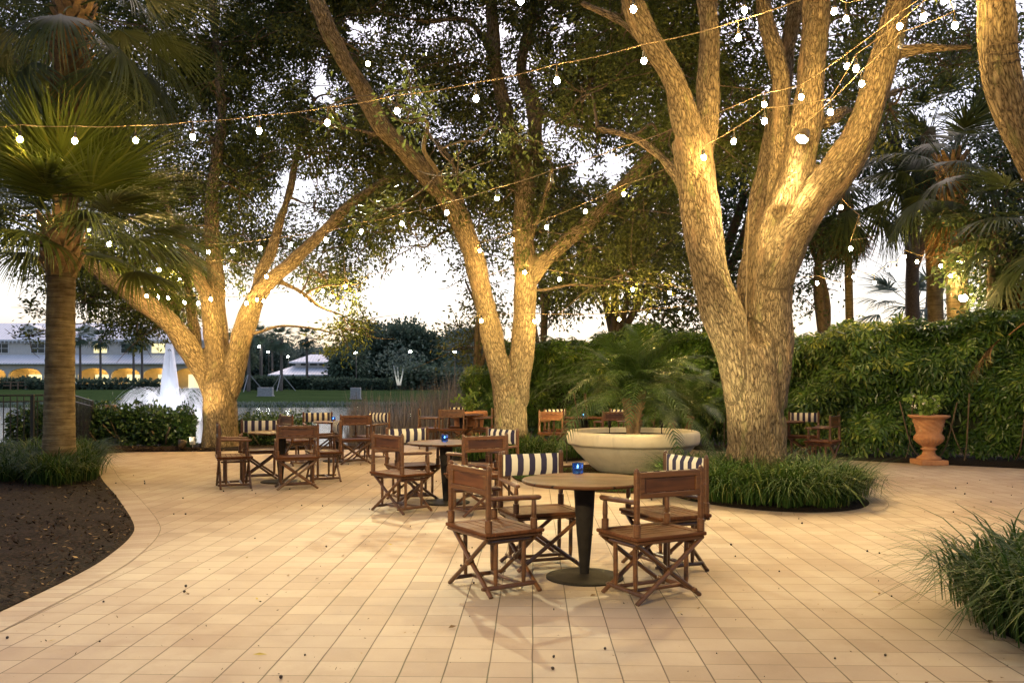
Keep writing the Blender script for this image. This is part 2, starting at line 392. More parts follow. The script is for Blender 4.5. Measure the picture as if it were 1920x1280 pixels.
def metalroof():
    t=NT('white_standing_seam_roof'); o=t.obj(); sx=t.n('ShaderNodeSeparateXYZ'); t.l(o,sx.inputs[0])
    f=t.math('FRACT',t.math('DIVIDE',sx.outputs[0],.5)); s=t.math('GREATER_THAN',f,.86); n=t.noise(o,1.2,4)
    c=t.mix(s,t.ramp(n,[(.3,(.76,.76,.79)),(.7,(.84,.84,.87))]),(.55,.56,.60))
    return t.done(t.pbr(c,.5,t.bump(s,.5,.05)))
M['roof']=metalroof()
M['darkglass']=plain('dark_window_glass',(.03,.045,.05),.1,0,.2)
M['poolwood']=plain('weathered_board',(.20,.13,.08),.85,0,.3,6,.4)
M['palmgrey']=plain('grey_palm_trunk',(.17,.14,.12),.95,0,.3,8,.6)
M['boxgrey']=plain('grey_utility_box',(.32,.32,.32),.6)
M['acorn']=plain('dark_acorn',(.035,.018,.010),.5)
M['fallen']=leafmat('fallen_dry_leaf',(.10,.05,.02),(.28,.17,.06),(.5,.38,.08),.2,.7,.2)
def spray():
    t=NT('fountain_spray'); d=t.n('ShaderNodeBsdfDiffuse'); d.inputs[0].default_value=(.95,.96,1,1); tl=t.n('ShaderNodeBsdfTranslucent'); tl.inputs[0].default_value=(.95,.96,1,1)
    a=t.n('ShaderNodeMixShader'); a.inputs[0].default_value=.72; t.l(d.outputs[0],a.inputs[1]); t.l(tl.outputs[0],a.inputs[2])
    tp=t.n('ShaderNodeBsdfTransparent'); b=t.n('ShaderNodeMixShader'); b.inputs[0].default_value=.5; t.l(tp.outputs[0],b.inputs[1]); t.l(a.outputs[0],b.inputs[2])
    return t.done(b.outputs[0])
M['spray']=spray()
# ================================================================== camera, sky, sun
cam=bpy.data.objects.new('camera',bpy.data.cameras.new('camera')); col.objects.link(cam)
cam.location=(0,0,EYE); cam.rotation_euler=(R(90),0,0); cam.data.lens=30; cam.data.sensor_width=36
cam.data.shift_y=(HY-640)/1920; cam.data.clip_end=6000; cam.data.clip_start=.05; sc.camera=cam
W=bpy.data.worlds.new('World'); sc.world=W; W.use_nodes=True; nt=W.node_tree; nt.nodes.clear()
sky=nt.nodes.new('ShaderNodeTexSky'); sky.sky_type='NISHITA'; sky.sun_disc=False
SUN_EL,SUN_ROT=R(55),R(4)
sky.sun_elevation=SUN_EL; sky.sun_rotation=SUN_ROT; sky.air_density=1; sky.dust_density=3.0; sky.ozone_density=1
bg=nt.nodes.new('ShaderNodeBackground'); bg.inputs[1].default_value=.125
wo=nt.nodes.new('ShaderNodeOutputWorld'); wb=nt.nodes.new('ShaderNodeMix'); wb.data_type='RGBA'; wb.blend_type='MULTIPLY'; wb.inputs[0].default_value=1; wb.inputs[7].default_value=(1.13,1.0,.95,1)
nt.links.new(sky.outputs[0],wb.inputs[6]); nt.links.new(wb.outputs[2],bg.inputs[0]); nt.links.new(bg.outputs[0],wo.inputs[0])
sl=bpy.data.lights.new('sun','SUN'); sl.energy=.06; sl.angle=R(25); sl.color=(1,.85,.72)
so=bpy.data.objects.new('sun',sl); col.objects.link(so)
sd=Vector((math.sin(SUN_ROT)*math.cos(SUN_EL),math.cos(SUN_ROT)*math.cos(SUN_EL),math.sin(SUN_EL)))
so.rotation_euler=sd.to_track_quat('Z','Y').to_euler()
vs=sc.view_settings; vs.view_transform='Standard'; vs.look='None'; vs.exposure=1.0; vs.gamma=1
sc.render.film_transparent=False
cy=sc.cycles; cy.use_denoising=True; cy.max_bounces=6; cy.diffuse_bounces=3; cy.glossy_bounces=3; cy.transmission_bounces=4; cy.transparent_max_bounces=24
cy.sample_clamp_indirect=4; cy.sample_clamp_direct=0; cy.caustics_reflective=False; cy.caustics_refractive=False
try: cy.use_light_tree=True
except Exception: pass

# ================================================================== ground, lake, paving
def sstep(a,b,x):
    t=np.clip((x-a)/(b-a),0,1); return t*t*(3-2*t)
def ground_z(x,y):
    x=np.asarray(x,float); y=np.asarray(y,float)
    xr=-2.7-(y-22)*.035
    inlake=sstep(20.1,21.4,y)*(1-sstep(69,73.5,y))*(1-sstep(xr-.8,xr+2.5,x))
    z=-1.3*inlake
    z=z+sstep(73.5,115,y)*.42 - (1-inlake)*sstep(22,30,y)*(1-sstep(73,110,y))*.45
    return z
xs=np.unique(np.concatenate([np.linspace(-3000,-200,12),np.linspace(-200,-40,41),np.linspace(-40,30,141),np.linspace(30,120,31),np.linspace(120,3000,12)]))
ys=np.unique(np.concatenate([np.linspace(-300,-10,12),np.linspace(-10,40,101),np.linspace(40,130,91),np.linspace(130,3500,20)]))
X,Y=np.meshgrid(xs,ys); Z=ground_z(X,Y)-.012
b=MB(); nx,ny=len(xs),len(ys)
i=np.arange(ny-1)[:,None]*nx+np.arange(nx-1)[None]
b.add(np.stack([X,Y,Z],-1),np.stack([i,i+1,i+nx+1,i+nx],-1).reshape(-1,4))
structure(b.build('ground',M['ground'],smooth=True),'soil under the beds and green lawn rising beyond the lake','ground')
b=MB(); b.add([[-400,20.3,-.62],[1.5,20.3,-.62],[1.5,75,-.62],[-400,75,-.62]],[[0,1,2,3]])
structure(b.build('lake_water',M['water']),'dark lake with rippled white sky reflections behind the patio','water')

def poly(name,pts,z,mat,thick=0,smooth=False):
    bm=bmesh.new(); vv=[bm.verts.new((p[0],p[1],z)) for p in pts]; f=bm.faces.new(vv)
    if f.normal.z<0: f.normal_flip()
    if thick:
        r=bmesh.ops.extrude_face_region(bm,geom=[f]); 
        for e in r['geom']:
            if isinstance(e,bmesh.types.BMVert): e.co.z-=thick
    bm.normal_update()
    me=bpy.data.meshes.new(name); bm.to_mesh(me); bm.free(); me.materials.append(mat)
    o=bpy.data.objects.new(name,me); col.objects.link(o); return o
bed_edge=catmull([(-3.2,-3),(-3.22,2),(-3.29,5.48),(-3.34,6.6),(-3.44,7.3),(-3.66,8.2),(-4.0,9.0),(-5.1,11.0),(-6.25,13),(-7.6,15.6),(-8.5,17.6),(-8.0,18.0),(-6.4,18.2),(-4.9,18.5)],5)[:,:2]
right_edge=[(-2.75,18.9),(-2.75,20.0),(.6,20.6),(2.2,19.9),(4.2,18.5),(6.3,16.2),(8.76,14.6),(14,12.2),(14,-3)]
structure(poly('patio_paving',[tuple(p) for p in bed_edge]+right_edge,.0,M['paver'],.08),'tan clay paver patio in a square grid','paving')
def strip(name,path,w,z,mat):
    """flat strip to the right-hand side of a path, with U along the path"""
    path=np.asarray(path,float); T=np.gradient(path,axis=0); T/=np.linalg.norm(T,axis=1)[:,None]
    Nn=np.stack([T[:,1],-T[:,0]],-1); L=np.concatenate([[0],np.cumsum(np.linalg.norm(np.diff(path,axis=0),axis=1))])
    n=len(path); b=MB()
    v=np.vstack([np.c_[path,np.full(n,z)],np.c_[path+Nn*w,np.full(n,z)]]); k=np.arange(n-1)
    b.add(v,np.stack([k,n+k,n+k+1,k+1],-1)); o=b.build(name,mat)
    uv=o.data.uv_layers.new(name='UVMap'); U=np.r_[L,L]; V=np.r_[np.zeros(n)+.02,np.full(n,.3035)]
    li=np.zeros(len(o.data.loops),np.int32); o.data.loops.foreach_get('vertex_index',li)
    uv.data.foreach_set('uv',np.stack([U[li],V[li]],-1).astype(np.float32).ravel()); return o
structure(strip('paving_border',bed_edge,.25,.004,M['paverborder']),'row of narrow border pavers along the left mulch bed','paving border')

def mound(name,outline,h,mat,rings=10,noise=.02,label='',cat='bed'):
    o2=np.asarray(outline,float); c=o2.mean(0); n=len(o2); b=MB(); V=[np.r_[c,h]]
    for k in range(1,rings+1):
        t=k/rings; p=c+(o2-c)*t
        z=h*(1-t**3)+.006+rng.normal(0,noise,n)*(1-t**4); V+=list(np.c_[p,z])
    t=[[0,1+j,1+(j+1)%n] for j in range(n)]
    q=[[1+(k-1)*n+j,1+k*n+j,1+k*n+(j+1)%n,1+(k-1)*n+(j+1)%n] for k in range(1,rings) for j in range(n)]
    b.add(np.array(V),q,t); ob=b.build(name,mat,smooth=True); structure(ob,label,cat); return ob
def circ(c,r,n=64,ry=None,wob=.04,seed=0):
    g=np.random.default_rng(seed); a=np.linspace(0,2*math.pi,n,endpoint=False)
    w=1+wob*(np.sin(2*a+g.uniform(0,6))+.6*np.sin(3*a+g.uniform(0,6)))
    return np.c_[c[0]+r*np.cos(a)*w,c[1]+(ry or r)*np.sin(a)*w]
oakbed=circ((3.30,11.2),1.22,72,1.52,.03,1)
mound('oak_mulch_bed',oakbed,.035,M['mulch'],label='round dark mulch bed around the big oak',cat='mulch bed')
structure(strip('oak_paving_border',np.vstack([oakbed,oakbed[:1]]),.22,.004,M['paverborder']),'ring of narrow border pavers round the big oak bed','paving border')
mound('middle_mulch_bed',circ((.1,16.9),1.55,48,1.3,.04,2),.08,M['mulch'],label='dark mulch bed around the middle twin-trunk oak',cat='mulch bed')
turf=circ((2.1,13.35),2.1,72,2.1,.0,3)
mound('turf_ground',turf,.03,M['ground'],noise=.003,label='round turf patch beneath the large bowl planter',cat='turf')
rb=circ((3.98,5.15),1.12,56,1.15,.03,4)
mound('right_mulch_bed',rb,.10,M['mulch'],label='mulch bed at the right edge under a clump of grass',cat='mulch bed')
# left mulch bed: raised sheet inside the bed edge
be=bed_edge[:-4]; n=len(be); b=MB(); V=[]
for k in range(22):
    t=k/21.0; off=t*t*9+t*.6
    z=.012+.10*(1-math.exp(-off*1.6))
    V.append(np.c_[be[:,0]-off,be[:,1],np.full(n,z)+rng.normal(0,.012,n)*(k>0)])
k=np.arange(n-1); q=[np.stack([r_*n+k,r_*n+k+1,(r_+1)*n+k+1,(r_+1)*n+k],-1) for r_ in range(21)]
b.add(np.vstack(V),np.vstack(q)); structure(b.build('left_mulch_bed',M['mulch'],smooth=True),'dark mulch bed with leaf litter left of the patio','mulch bed')
# hedge beds
structure(poly('hedge_bed',[(.6,20.6),(2.2,19.9),(4.2,18.5),(6.3,16.2),(8.76,14.6),(14,12.2),(18,14),(12,22),(6,27),(.6,25)],.012,M['mulch']),'mulch strip with twigs under the tall hedge','mulch bed')
structure(poly('lakeside_bed',[(-12,17.55),(-8.5,17.55),(-8.0,18.0),(-6.4,18.2),(-4.9,18.5),(-4.7,19.2),(-4.7,20.3),(-12,20.3)],.03,M['mulch']),'dark mulch strip under the low lakeside hedge','mulch bed')

# ================================================================== scattering helpers
def chips(name,inside,n,size,mat,zfun,label,cat,lift=.012):
    """small random flat pieces lying on a bed"""
    xy=inside(n); n=len(xy); z=zfun(xy)+lift
    a=rng.uniform(0,6.283,n); l=size*rng.uniform(.5,1.8,n); w=l*rng.uniform(.15,.5,n)
    u=np.stack([np.cos(a),np.sin(a),rng.normal(0,.35,n)],-1); s=np.stack([-np.sin(a),np.cos(a),rng.normal(0,.35,n)],-1)
    c=np.c_[xy,z]; v=np.stack([c-u*l[:,None]/2,c+s*w[:,None]/2,c+u*l[:,None]/2,c-s*w[:,None]/2],1).reshape(-1,3)
    b=MB(); b.add(v,np.arange(4*n).reshape(-1,4),rnd=rng.uniform(0,1,n)**2.2); return tag(b.build(name,mat),label,cat,kind='stuff')
def left_in(n):
    k=rng.integers(0,len(be)-1,n); f=rng.uniform(0,1,n)[:,None]; p=be[k]*(1-f)+be[k+1]*f
    p[:,0]-=rng.uniform(0,1,n)**1.5*4+.02; return p
def leftz(xy):
    e=np.interp(xy[:,1],be[:,1],be[:,0]); return .012+.10*(1-np.exp(-np.maximum(e-xy[:,0],0)*1.6))
chips('mulch_litter',left_in,12000,.036,M['chip'],leftz,'dry leaf and bark litter strewn over the left mulch bed','litter')

def blades(centers,n,h,spread,width,mat,name,parent=None,segs=5,droop=1.0,lean=.5):
    """arching grass blades. centers: fn(n)->xyz bases, plus outward lean vector"""
    base,lv=centers(n); n=len(base)
    a=rng.uniform(0,6.283,n); L=h*rng.uniform(.55,1.25,n)
    dr=droop*rng.uniform(.6,1.22,n)
    d=np.stack([np.cos(a),np.sin(a)],-1)*rng.uniform(.25,1,n)[:,None]+lv*lean
    d/=np.linalg.norm(d,axis=1)[:,None]+1e-6
    out=spread*rng.uniform(.25,1.2,n)
    s=np.stack([-d[:,1],d[:,0],np.zeros(n)],-1)
    V=[]
    for k in range(segs+1):
        t=k/segs; w=width*(1-t**2.2)*(.6+.8*min(1,t*4))*.5+.0006
        hor=out*t**1.7*L/h; zz=L*(1.5*t-dr*1.15*t**2.2)
        c=base+np.c_[d*hor[:,None],zz]; V.append(c-s*w); V.append(c+s*w)
    V=np.stack(V,1); m=2*(segs+1); i0=np.arange(n)[:,None]*m
    q=np.concatenate([np.stack([i0[:,0]+2*k,i0[:,0]+2*k+1,i0[:,0]+2*k+3,i0[:,0]+2*k+2],-1) for k in range(segs)])
    rr=rng.uniform(0,1,n)**1.3; b=MB(); b.add(V.reshape(-1,3),q,rnd=np.tile(rr,segs)); return b.build(name,mat,parent,smooth=True)
def in_ring(c,r0,r1,z=.06,ry=1.0,clump=.10,nc=130):
    def f(n):
        a=rng.uniform(0,6.283,nc); r=np.sqrt(rng.uniform(r0*r0,r1*r1,nc)); cc=np.c_[c[0]+r*np.cos(a),c[1]+r*np.sin(a)*ry]
        k=rng.integers(0,nc,n); p=cc[k]+rng.normal(0,clump,(n,2)); lv=(p-cc[k])/clump*1.1+ (p-np.array(c))/r1*1.3; hk=rng.uniform(-.05,.0,nc)
        return np.c_[p,z+hk[k]],lv
    return f
tag(blades(in_ring((3.33,11.3),.35,1.18,.06,1.22,.07,200),11500,.52,.60,.012,M['grass'],'border_grass'),'arching border grass ringing the base of the big oak','border grass',kind='stuff')
tag(blades(in_ring((3.66,5.1),0,.86,.06,1.0,.07,80),5600,.58,.56,.012,M['grass'],'border_grass'),'dark arching border grass clump at the right edge of the patio','border grass',kind='stuff')
tag(blades(in_ring((.15,16.7),.45,1.25,.07,1,.07,110),4200,.44,.40,.012,M['grass'],'border_grass'),'border grass round the foot of the middle oak','border grass',kind='stuff')
def palm_grass(n):
    nc=300; cc=np.c_[rng.uniform(-9.6,-6.15,nc),rng.uniform(11.6,15.2,nc)]
    ed=np.interp(cc[:,1],be[:,1],be[:,0]); cc[:,0]=np.minimum(cc[:,0],ed-.18)
    k=rng.integers(0,nc,n); p=cc[k]+rng.normal(0,.10,(n,2))*.7; lv=(p-cc[k])/.08
    return np.c_[p,np.full(n,.06)],lv
tag(blades(palm_grass,11500,.52,.50,.012,M['grass'],'border_grass'),'border grass under the two palms at the left bed','border grass',kind='stuff')
def turf_in(n):
    a=rng.uniform(0,6.283,n); r=2.08*np.sqrt(rng.uniform(0,1,n)); p=np.c_[2.1+r*np.cos(a),13.35+r*np.sin(a),np.full(n,.012)]
    k=p[:,1]<14.5; p=p[k]; return p,np.zeros((len(p),2))
tag(blades(turf_in,26000,.035,.02,.006,M['lawnleaf'],'turf_grass',segs=2),'short bright green turf around the bowl planter','turf',kind='stuff')

# ================================================================== leaves
def leaf_cards(b,pos,nrm_bias,length,width,m=0,rv=None,droop=.0,axis=None,fold=True):
    """one pointed leaf (two quads, folded on its midrib) per position"""
    n=len(pos)
    ax=rng.normal(0,1,(n,3)) if axis is None else axis+rng.normal(0,.45,(n,3))
    ax[:,2]-=droop; ax/=np.linalg.norm(ax,axis=1)[:,None]
    nb=rng.normal(0,1,(n,3))+nrm_bias; s=np.cross(nb,ax); s/=np.linalg.norm(s,axis=1)[:,None]+1e-9; u=np.cross(ax,s)
    L=(length*rng.uniform(.7,1.3,n))[:,None]; w=(width*rng.uniform(.75,1.25,n))[:,None]*.5
    rv=rng.uniform(0,1,n) if rv is None else rv
    if fold:
        v=np.stack([pos,pos+ax*L*.45+s*w+u*w*.25,pos+ax*L,pos+ax*L*.5,pos+ax*L*.45-s*w+u*w*.25],1).reshape(-1,3)
        i=np.arange(n)[:,None]*5; b.add(v,np.vstack([i+np.array([0,1,2,3]),i+np.array([0,3,2,4])]),m=m,rnd=np.r_[rv,rv])
    else:
        v=np.stack([pos,pos+ax*L*.42+s*w,pos+ax*L,pos+ax*L*.42-s*w],1).reshape(-1,3)
        b.add(v,np.arange(4*n).reshape(-1,4),m=m,rnd=rv)

def in_poly(p,polyg):
    x,y=p[:,0],p[:,1]; ins=np.zeros(len(p),bool); n=len(polyg)
    for i in range(n):
        x1,y1=polyg[i]; x2,y2=polyg[(i+1)%n]
        c=((y1>y)!=(y2>y))&(x<(x2-x1)*(y-y1)/(y2-y1+1e-12)+x1); ins^=c
    return ins
def proj(p): return np.c_[p[:,0]/p[:,1]*F+CX, HY-(p[:,2]-EYE)/p[:,1]*F]

def crown_blobs(polyg,d0,d1,n,r0,r1,holes=(),seed=0,flat=.7):
    g=np.random.default_rng(seed); pg=np.array(polyg,float); out=[]
    lo,hi=pg.min(0),pg.max(0); tries=0
    while len(out)<n and tries<n*60:
        tries+=1; p=g.uniform(lo,hi); d=g.uniform(d0,d1); r=g.uniform(r0,r1)
        if not in_poly(p[None],pg)[0]: continue
        rp=r/d*F*.8
        if any(((p[0]-h[0])/(h[2]+rp*.25))**2+((p[1]-h[1])/(h[3]+rp*.25*flat))**2<1 for h in holes): continue
        out.append((P(p[0],p[1],d),r))
    return out

def grow(tree,name_label,skel,blobs,leafm,per,leaf=(.10,.042),holes=(),twig_per=26,brad=.05,sub=5,sig=.17,droop=.25,fold=False,avoid=None):
    """boughs from the skeleton into every blob, then leaves on twigs inside the blobs"""
    bb=MB(); lb=MB(); skel=list(skel); S=np.array([s[:3] for s in skel]); S0=S
    order=np.argsort([np.linalg.norm(S0-c,axis=1).min() for c,r in blobs])
    for bi in order:
        c,r=blobs[bi]
        d=np.linalg.norm((S-c)*np.array([1,1,1.25]),axis=1)+np.where(S[:,2]>c[2]+.3,3,0)
        k=np.argmin(d+rng.uniform(0,1.2,len(d))); s=S[k]; 
        if d[k]<9:
            mid=(s+c)/2+rng.normal(0,.16,3)*max(.5,d[k])*.5; mid[2]+=.1*d[k]
            path=catmull([s,s*.6+mid*.4+rng.normal(0,.06,3),mid,mid*.45+c*.55+rng.normal(0,.1,3),c],5)
            r0=max(.016,min(brad*(.45+.16*d[k]),skel[k][3]*.62))
            rp=np.linspace(r0,max(.011,r0*.4),len(path)); bb.tube(path,rp,6,cap=False)
            skel+=[(*path[j],rp[j]) for j in range(6,len(path),3)]; S=np.vstack([S,path[6::3]])
        for _ in range(sub):
            e=c+rng.normal(0,1,3)*r*np.array([.75,.75,.5]); p0=c if rng.random()<.5 else (c*.7+e*.3+rng.normal(0,.1,3))
            path=catmull([c,(c+e)/2+rng.normal(0,.12,3)*r,e],4); bb.tube(path,np.linspace(.014,.005,len(path)),4,cap=False)
        nt=max(6,int(twig_per*r*r)); u=rng.normal(0,1,(nt,3)); u/=np.linalg.norm(u,axis=1)[:,None]
        tc=c+u*(rng.uniform(.15,1,nt)**.5)[:,None]*r*np.array([1,1,.68])
        td=u+rng.normal(0,.5,(nt,3)); td[:,2]-=droop; td/=np.linalg.norm(td,axis=1)[:,None]
        k=rng.integers(0,nt,int(nt*per)); t=rng.uniform(-.35,.35,len(k))
        pos=tc[k]+td[k]*t[:,None]*sig*4+rng.normal(0,sig*.55,(len(k),3))
        if len(holes):
            q=proj(pos); keep=np.ones(len(pos),bool)
            for h in holes:
                an=np.arctan2(q[:,1]-h[1],q[:,0]-h[0]); wv=1+.30*np.sin(an*3+h[0])+.22*np.sin(an*5+h[1])+.15*np.sin(an*9+h[0]*.3)
                keep&=~((((q[:,0]-h[0])/h[2])**2+((q[:,1]-h[1])/h[3])**2)*wv**2<.12+1.0*rng.random(len(pos)))
            pos=pos[keep]; k=k[keep]
        tv=np.clip(rng.normal(.38,.2,nt),0,1); rv=np.clip(tv[k]+rng.normal(0,.16,len(k)),0,1)
        leaf_cards(lb,pos,np.array([0,0,.9]),leaf[0],leaf[1],rv=rv,axis=td[k],fold=fold,droop=.15)
    bb.build('branches',M['twig'],tree,smooth=True)
    lb.build('crown',leafm,tree)

# ================================================================== trunks
def trunk(tree,limbs,mat,voxel=.04,smooth=5,sub=7,sides=14,lump=.0):
    """limbs: lists of (px,py,d,r). Swept tubes fused into one skin; returns skeleton samples"""
    b=MB(); sk=[]; segs=[]
    for L in limbs:
        L=np.array(L,float); pts=np.array([P(*a[:3]) for a in L]) if L[0,2]<900 else L[:,:3]
        c=catmull(np.c_[pts,L[:,3]],sub); b.tube(c[:,:3],np.maximum(c[:,3],.01),sides); segs.append(c)
        sk+=[tuple(x) for x in c]
    o=b.build('trunk_tmp',mat)
    md=o.modifiers.new('r','REMESH'); md.mode='VOXEL'; md.voxel_size=voxel
    ms=o.modifiers.new('s','SMOOTH'); ms.iterations=smooth; ms.factor=.5
    dg=bpy.context.evaluated_depsgraph_get(); me=bpy.data.meshes.new_from_object(o.evaluated_get(dg))
    old=o.data; bpy.data.objects.remove(o); bpy.data.meshes.remove(old)
    n=len(me.vertices); co=np.zeros(n*3,np.float32); me.vertices.foreach_get('co',co); co=co.reshape(-1,3).astype(float)
    C=[];NN=[];BB=[];RR=[];LL=[];off=0
    for c in segs:
        N_,B_=frames(c[:,:3]); l=np.concatenate([[0],np.cumsum(np.linalg.norm(np.diff(c[:,:3],axis=0),axis=1))])
        C.append(c[:,:3]);NN.append(N_);BB.append(B_);RR.append(c[:,3]);LL.append(l+off); off+=l[-1]*.37+3.1
    C=np.vstack(C);NN=np.vstack(NN);BB=np.vstack(BB);RR=np.concatenate(RR);LL=np.concatenate(LL)
    TT=np.cross(NN,BB); bc=np.zeros((n,3)); nr=np.zeros((n,3))
    for a in range(0,n,4000):
        v=co[a:a+4000]; dd=np.linalg.norm(v[:,None]-C[None],axis=2)-RR[None]; k=dd.argmin(1)
        w=v-C[k]; x=(w*NN[k]).sum(1); y=(w*BB[k]).sum(1); z=(w*TT[k]).sum(1)
        rr=np.hypot(x,y)+1e-6; f=np.minimum(RR[k],.45)/rr
        bc[a:a+4000]=np.c_[x*f,y*f,(LL[k]+z)*.25]
    if lump:
        ph=bc*np.array([9,9,9]); nz=np.sin(ph[:,0]*1.3+ph[:,2]*2.1)+np.sin(ph[:,1]*1.7-ph[:,2]*1.6+1)+.6*np.sin(ph[:,0]*2.9+ph[:,1]*2.3+ph[:,2]*4)
        nm=np.zeros(n*3,np.float32); me.vertex_normals.foreach_get('vector',nm); co=co+nm.reshape(-1,3)*(nz*lump)[:,None]
        me.vertices.foreach_set('co',co.astype(np.float32).ravel())
    at=me.attributes.new('bark_co','FLOAT_VECTOR','POINT'); at.data.foreach_set('vector',bc.astype(np.float32).ravel())
    me.materials.clear(); me.materials.append(mat); me.shade_smooth(); me.name='trunk'
    ob=bpy.data.objects.new('trunk',me); col.objects.link(ob); ob.parent=tree
    return sk
def flare(px,py,d,r,h=.5,n=6,seed=1,reach=1.35):
    g=np.random.default_rng(seed); c=P(px,py,d); c[2]=0; out=[]
    for i in range(n):
        a=i*6.283/n+g.uniform(-.3,.3); e=c+np.array([math.cos(a),math.sin(a),0])*r*reach*g.uniform(.9,1.15)
        m=c+np.array([math.cos(a),math.sin(a),0])*r*.72
        out.append([(*(e+[0,0,-.12]),r*.16),(*(m+[0,0,h*.45]),r*.30),(*(c+[math.cos(a)*r*.5,math.sin(a)*r*.5,h*1.6]),r*.25)])
    return out
def trunk_w(tree,limbs,world,mat,**k):
    """limbs given in pixels plus limbs given in world coordinates"""
    L=[]
    for l in limbs: L.append([(*P(*a[:3]),a[3]) for a in l])
    L+=[list(w) for w in world]
    b=[]
    for l in L: b.append([(x+0,y,z,r) for x,y,z,r in l])
    return trunk_world(tree,b,mat,**k)
def trunk_world(tree,limbs,mat,**k):
    global P
    keep=P
    P=lambda x,y,z: np.array([x,y,z],float)
    try: return trunk(tree,[[(x,y,z,r) for x,y,z,r in l] for l in limbs],mat,**k)
    finally: P=keep
# ================================================================== the oaks
HB=[(1155,310,36,34),(770,560,95,80),(935,60,26,36),(600,170,24,50),(545,345,38,36),(665,55,20,34),(840,500,60,40),(550,570,55,45),(1060,50,20,16),(1090,330,18,26)]
# ---- big oak
oak=empty('oak_tree',(0,0,0)); tag(oak,'biggest oak, lit by bulbs, in the round grass bed right of the bowl planter','tree')
sk=trunk_w(oak,[
 [(1420,912,12.2,.50),(1418,880,12.2,.44),(1417,800,12.2,.405),(1412,720,12.2,.42),(1405,650,12.2,.42)],
 [(1400,740,12.15,.30),(1375,650,12.1,.29),(1345,560,12.05,.275),(1325,480,12,.27),(1312,390,12,.27),(1303,310,11.95,.28),(1296,260,11.9,.26)],
 [(1300,290,11.9,.22),(1285,220,11.8,.19),(1262,150,11.7,.165),(1228,90,11.6,.155),(1195,30,11.5,.15),(1165,-50,11.4,.13),(1120,-170,11.2,.10)],
 [(1310,300,12,.2),(1325,220,12.2,.17),(1330,120,12.3,.155),(1327,20,12.4,.145),(1322,-100,12.6,.12),(1340,-220,12.8,.09)],
 [(1432,760,12.2,.34),(1440,650,12.2,.34),(1442,560,12.2,.325),(1448,480,12.2,.33),(1465,400,12.2,.27)],
 [(1462,420,12.2,.22),(1462,340,12.3,.17),(1465,260,12.4,.15),(1466,180,12.5,.135),(1450,90,12.6,.125),(1430,0,12.7,.12),(1410,-110,12.9,.10)],
 [(1475,400,12.1,.27),(1492,330,12.1,.24),(1508,250,12.1,.215),(1520,160,12.1,.2),(1527,70,12.1,.19),(1528,-30,12.1,.18),(1520,-160,12.0,.13)],
 [(1446,530,12.15,.30),(1478,445,12.1,.30),(1520,380,12,.285),(1568,325,11.9,.255),(1605,265,11.8,.23),(1632,200,11.7,.21),(1653,120,11.6,.19),(1673,50,11.5,.175),(1705,-40,11.4,.15),(1745,-170,11.3,.11)],
 [(1408,620,12.6,.2),(1412,500,12.85,.2),(1425,400,13,.19),(1443,300,13.1,.17),(1462,180,13.2,.15),(1482,60,13.4,.13),(1500,-70,13.6,.1)],
 [(1662,90,11.6,.10),(1692,96,11.5,.075),(1740,92,11.4,.062),(1790,90,11.3,.056),(1826,89,11.25,.048)],
 [(1545,235,12.1,.09),(1575,210,12.4,.07),(1600,205,12.8,.05),(1660,180,13.2,.04),(1740,150,13.6,.03)],
 [(1258,140,11.7,.07),(1215,90,11.9,.055),(1160,40,12.1,.05),(1090,5,12.4,.04)],
 [(1300,420,12.1,.10),(1270,330,12.6,.08),(1200,265,13.1,.06),(1120,240,13.6,.045)]],
 flare(1420,885,12.2,.46,.5,7,3,1.25),M['oakbark'],voxel=.033,smooth=4,lump=.011)
bl=crown_blobs([(1040,-420),(1860,-420),(1850,120),(1700,200),(1580,250),(1400,300),(1260,360),(1150,330),(1060,200)],13.4,18.5,150,.6,1.15,HB+[(1600,60,30,40),(1560,330,35,60)],11)
bl+=[(np.array([x,y,z]),r) for x,y,z,r in zip(rng.uniform(-1,8,34),rng.uniform(7.5,14,34),rng.uniform(8.2,11.5,34),rng.uniform(.9,1.5,34))]
grow(oak,'',sk,bl,M['oakleaf'],26,holes=HB,twig_per=38)
b=MB(); cp=catmull([(1404,395,11.75),(1400,500,11.72),(1399,600,11.70),(1402,690,11.72),(1410,790,11.72),(1417,880,11.72)],6)
b.tube([P(*p) for p in cp],.008,5); b.build('trunk_cable',M['wire'],oak)

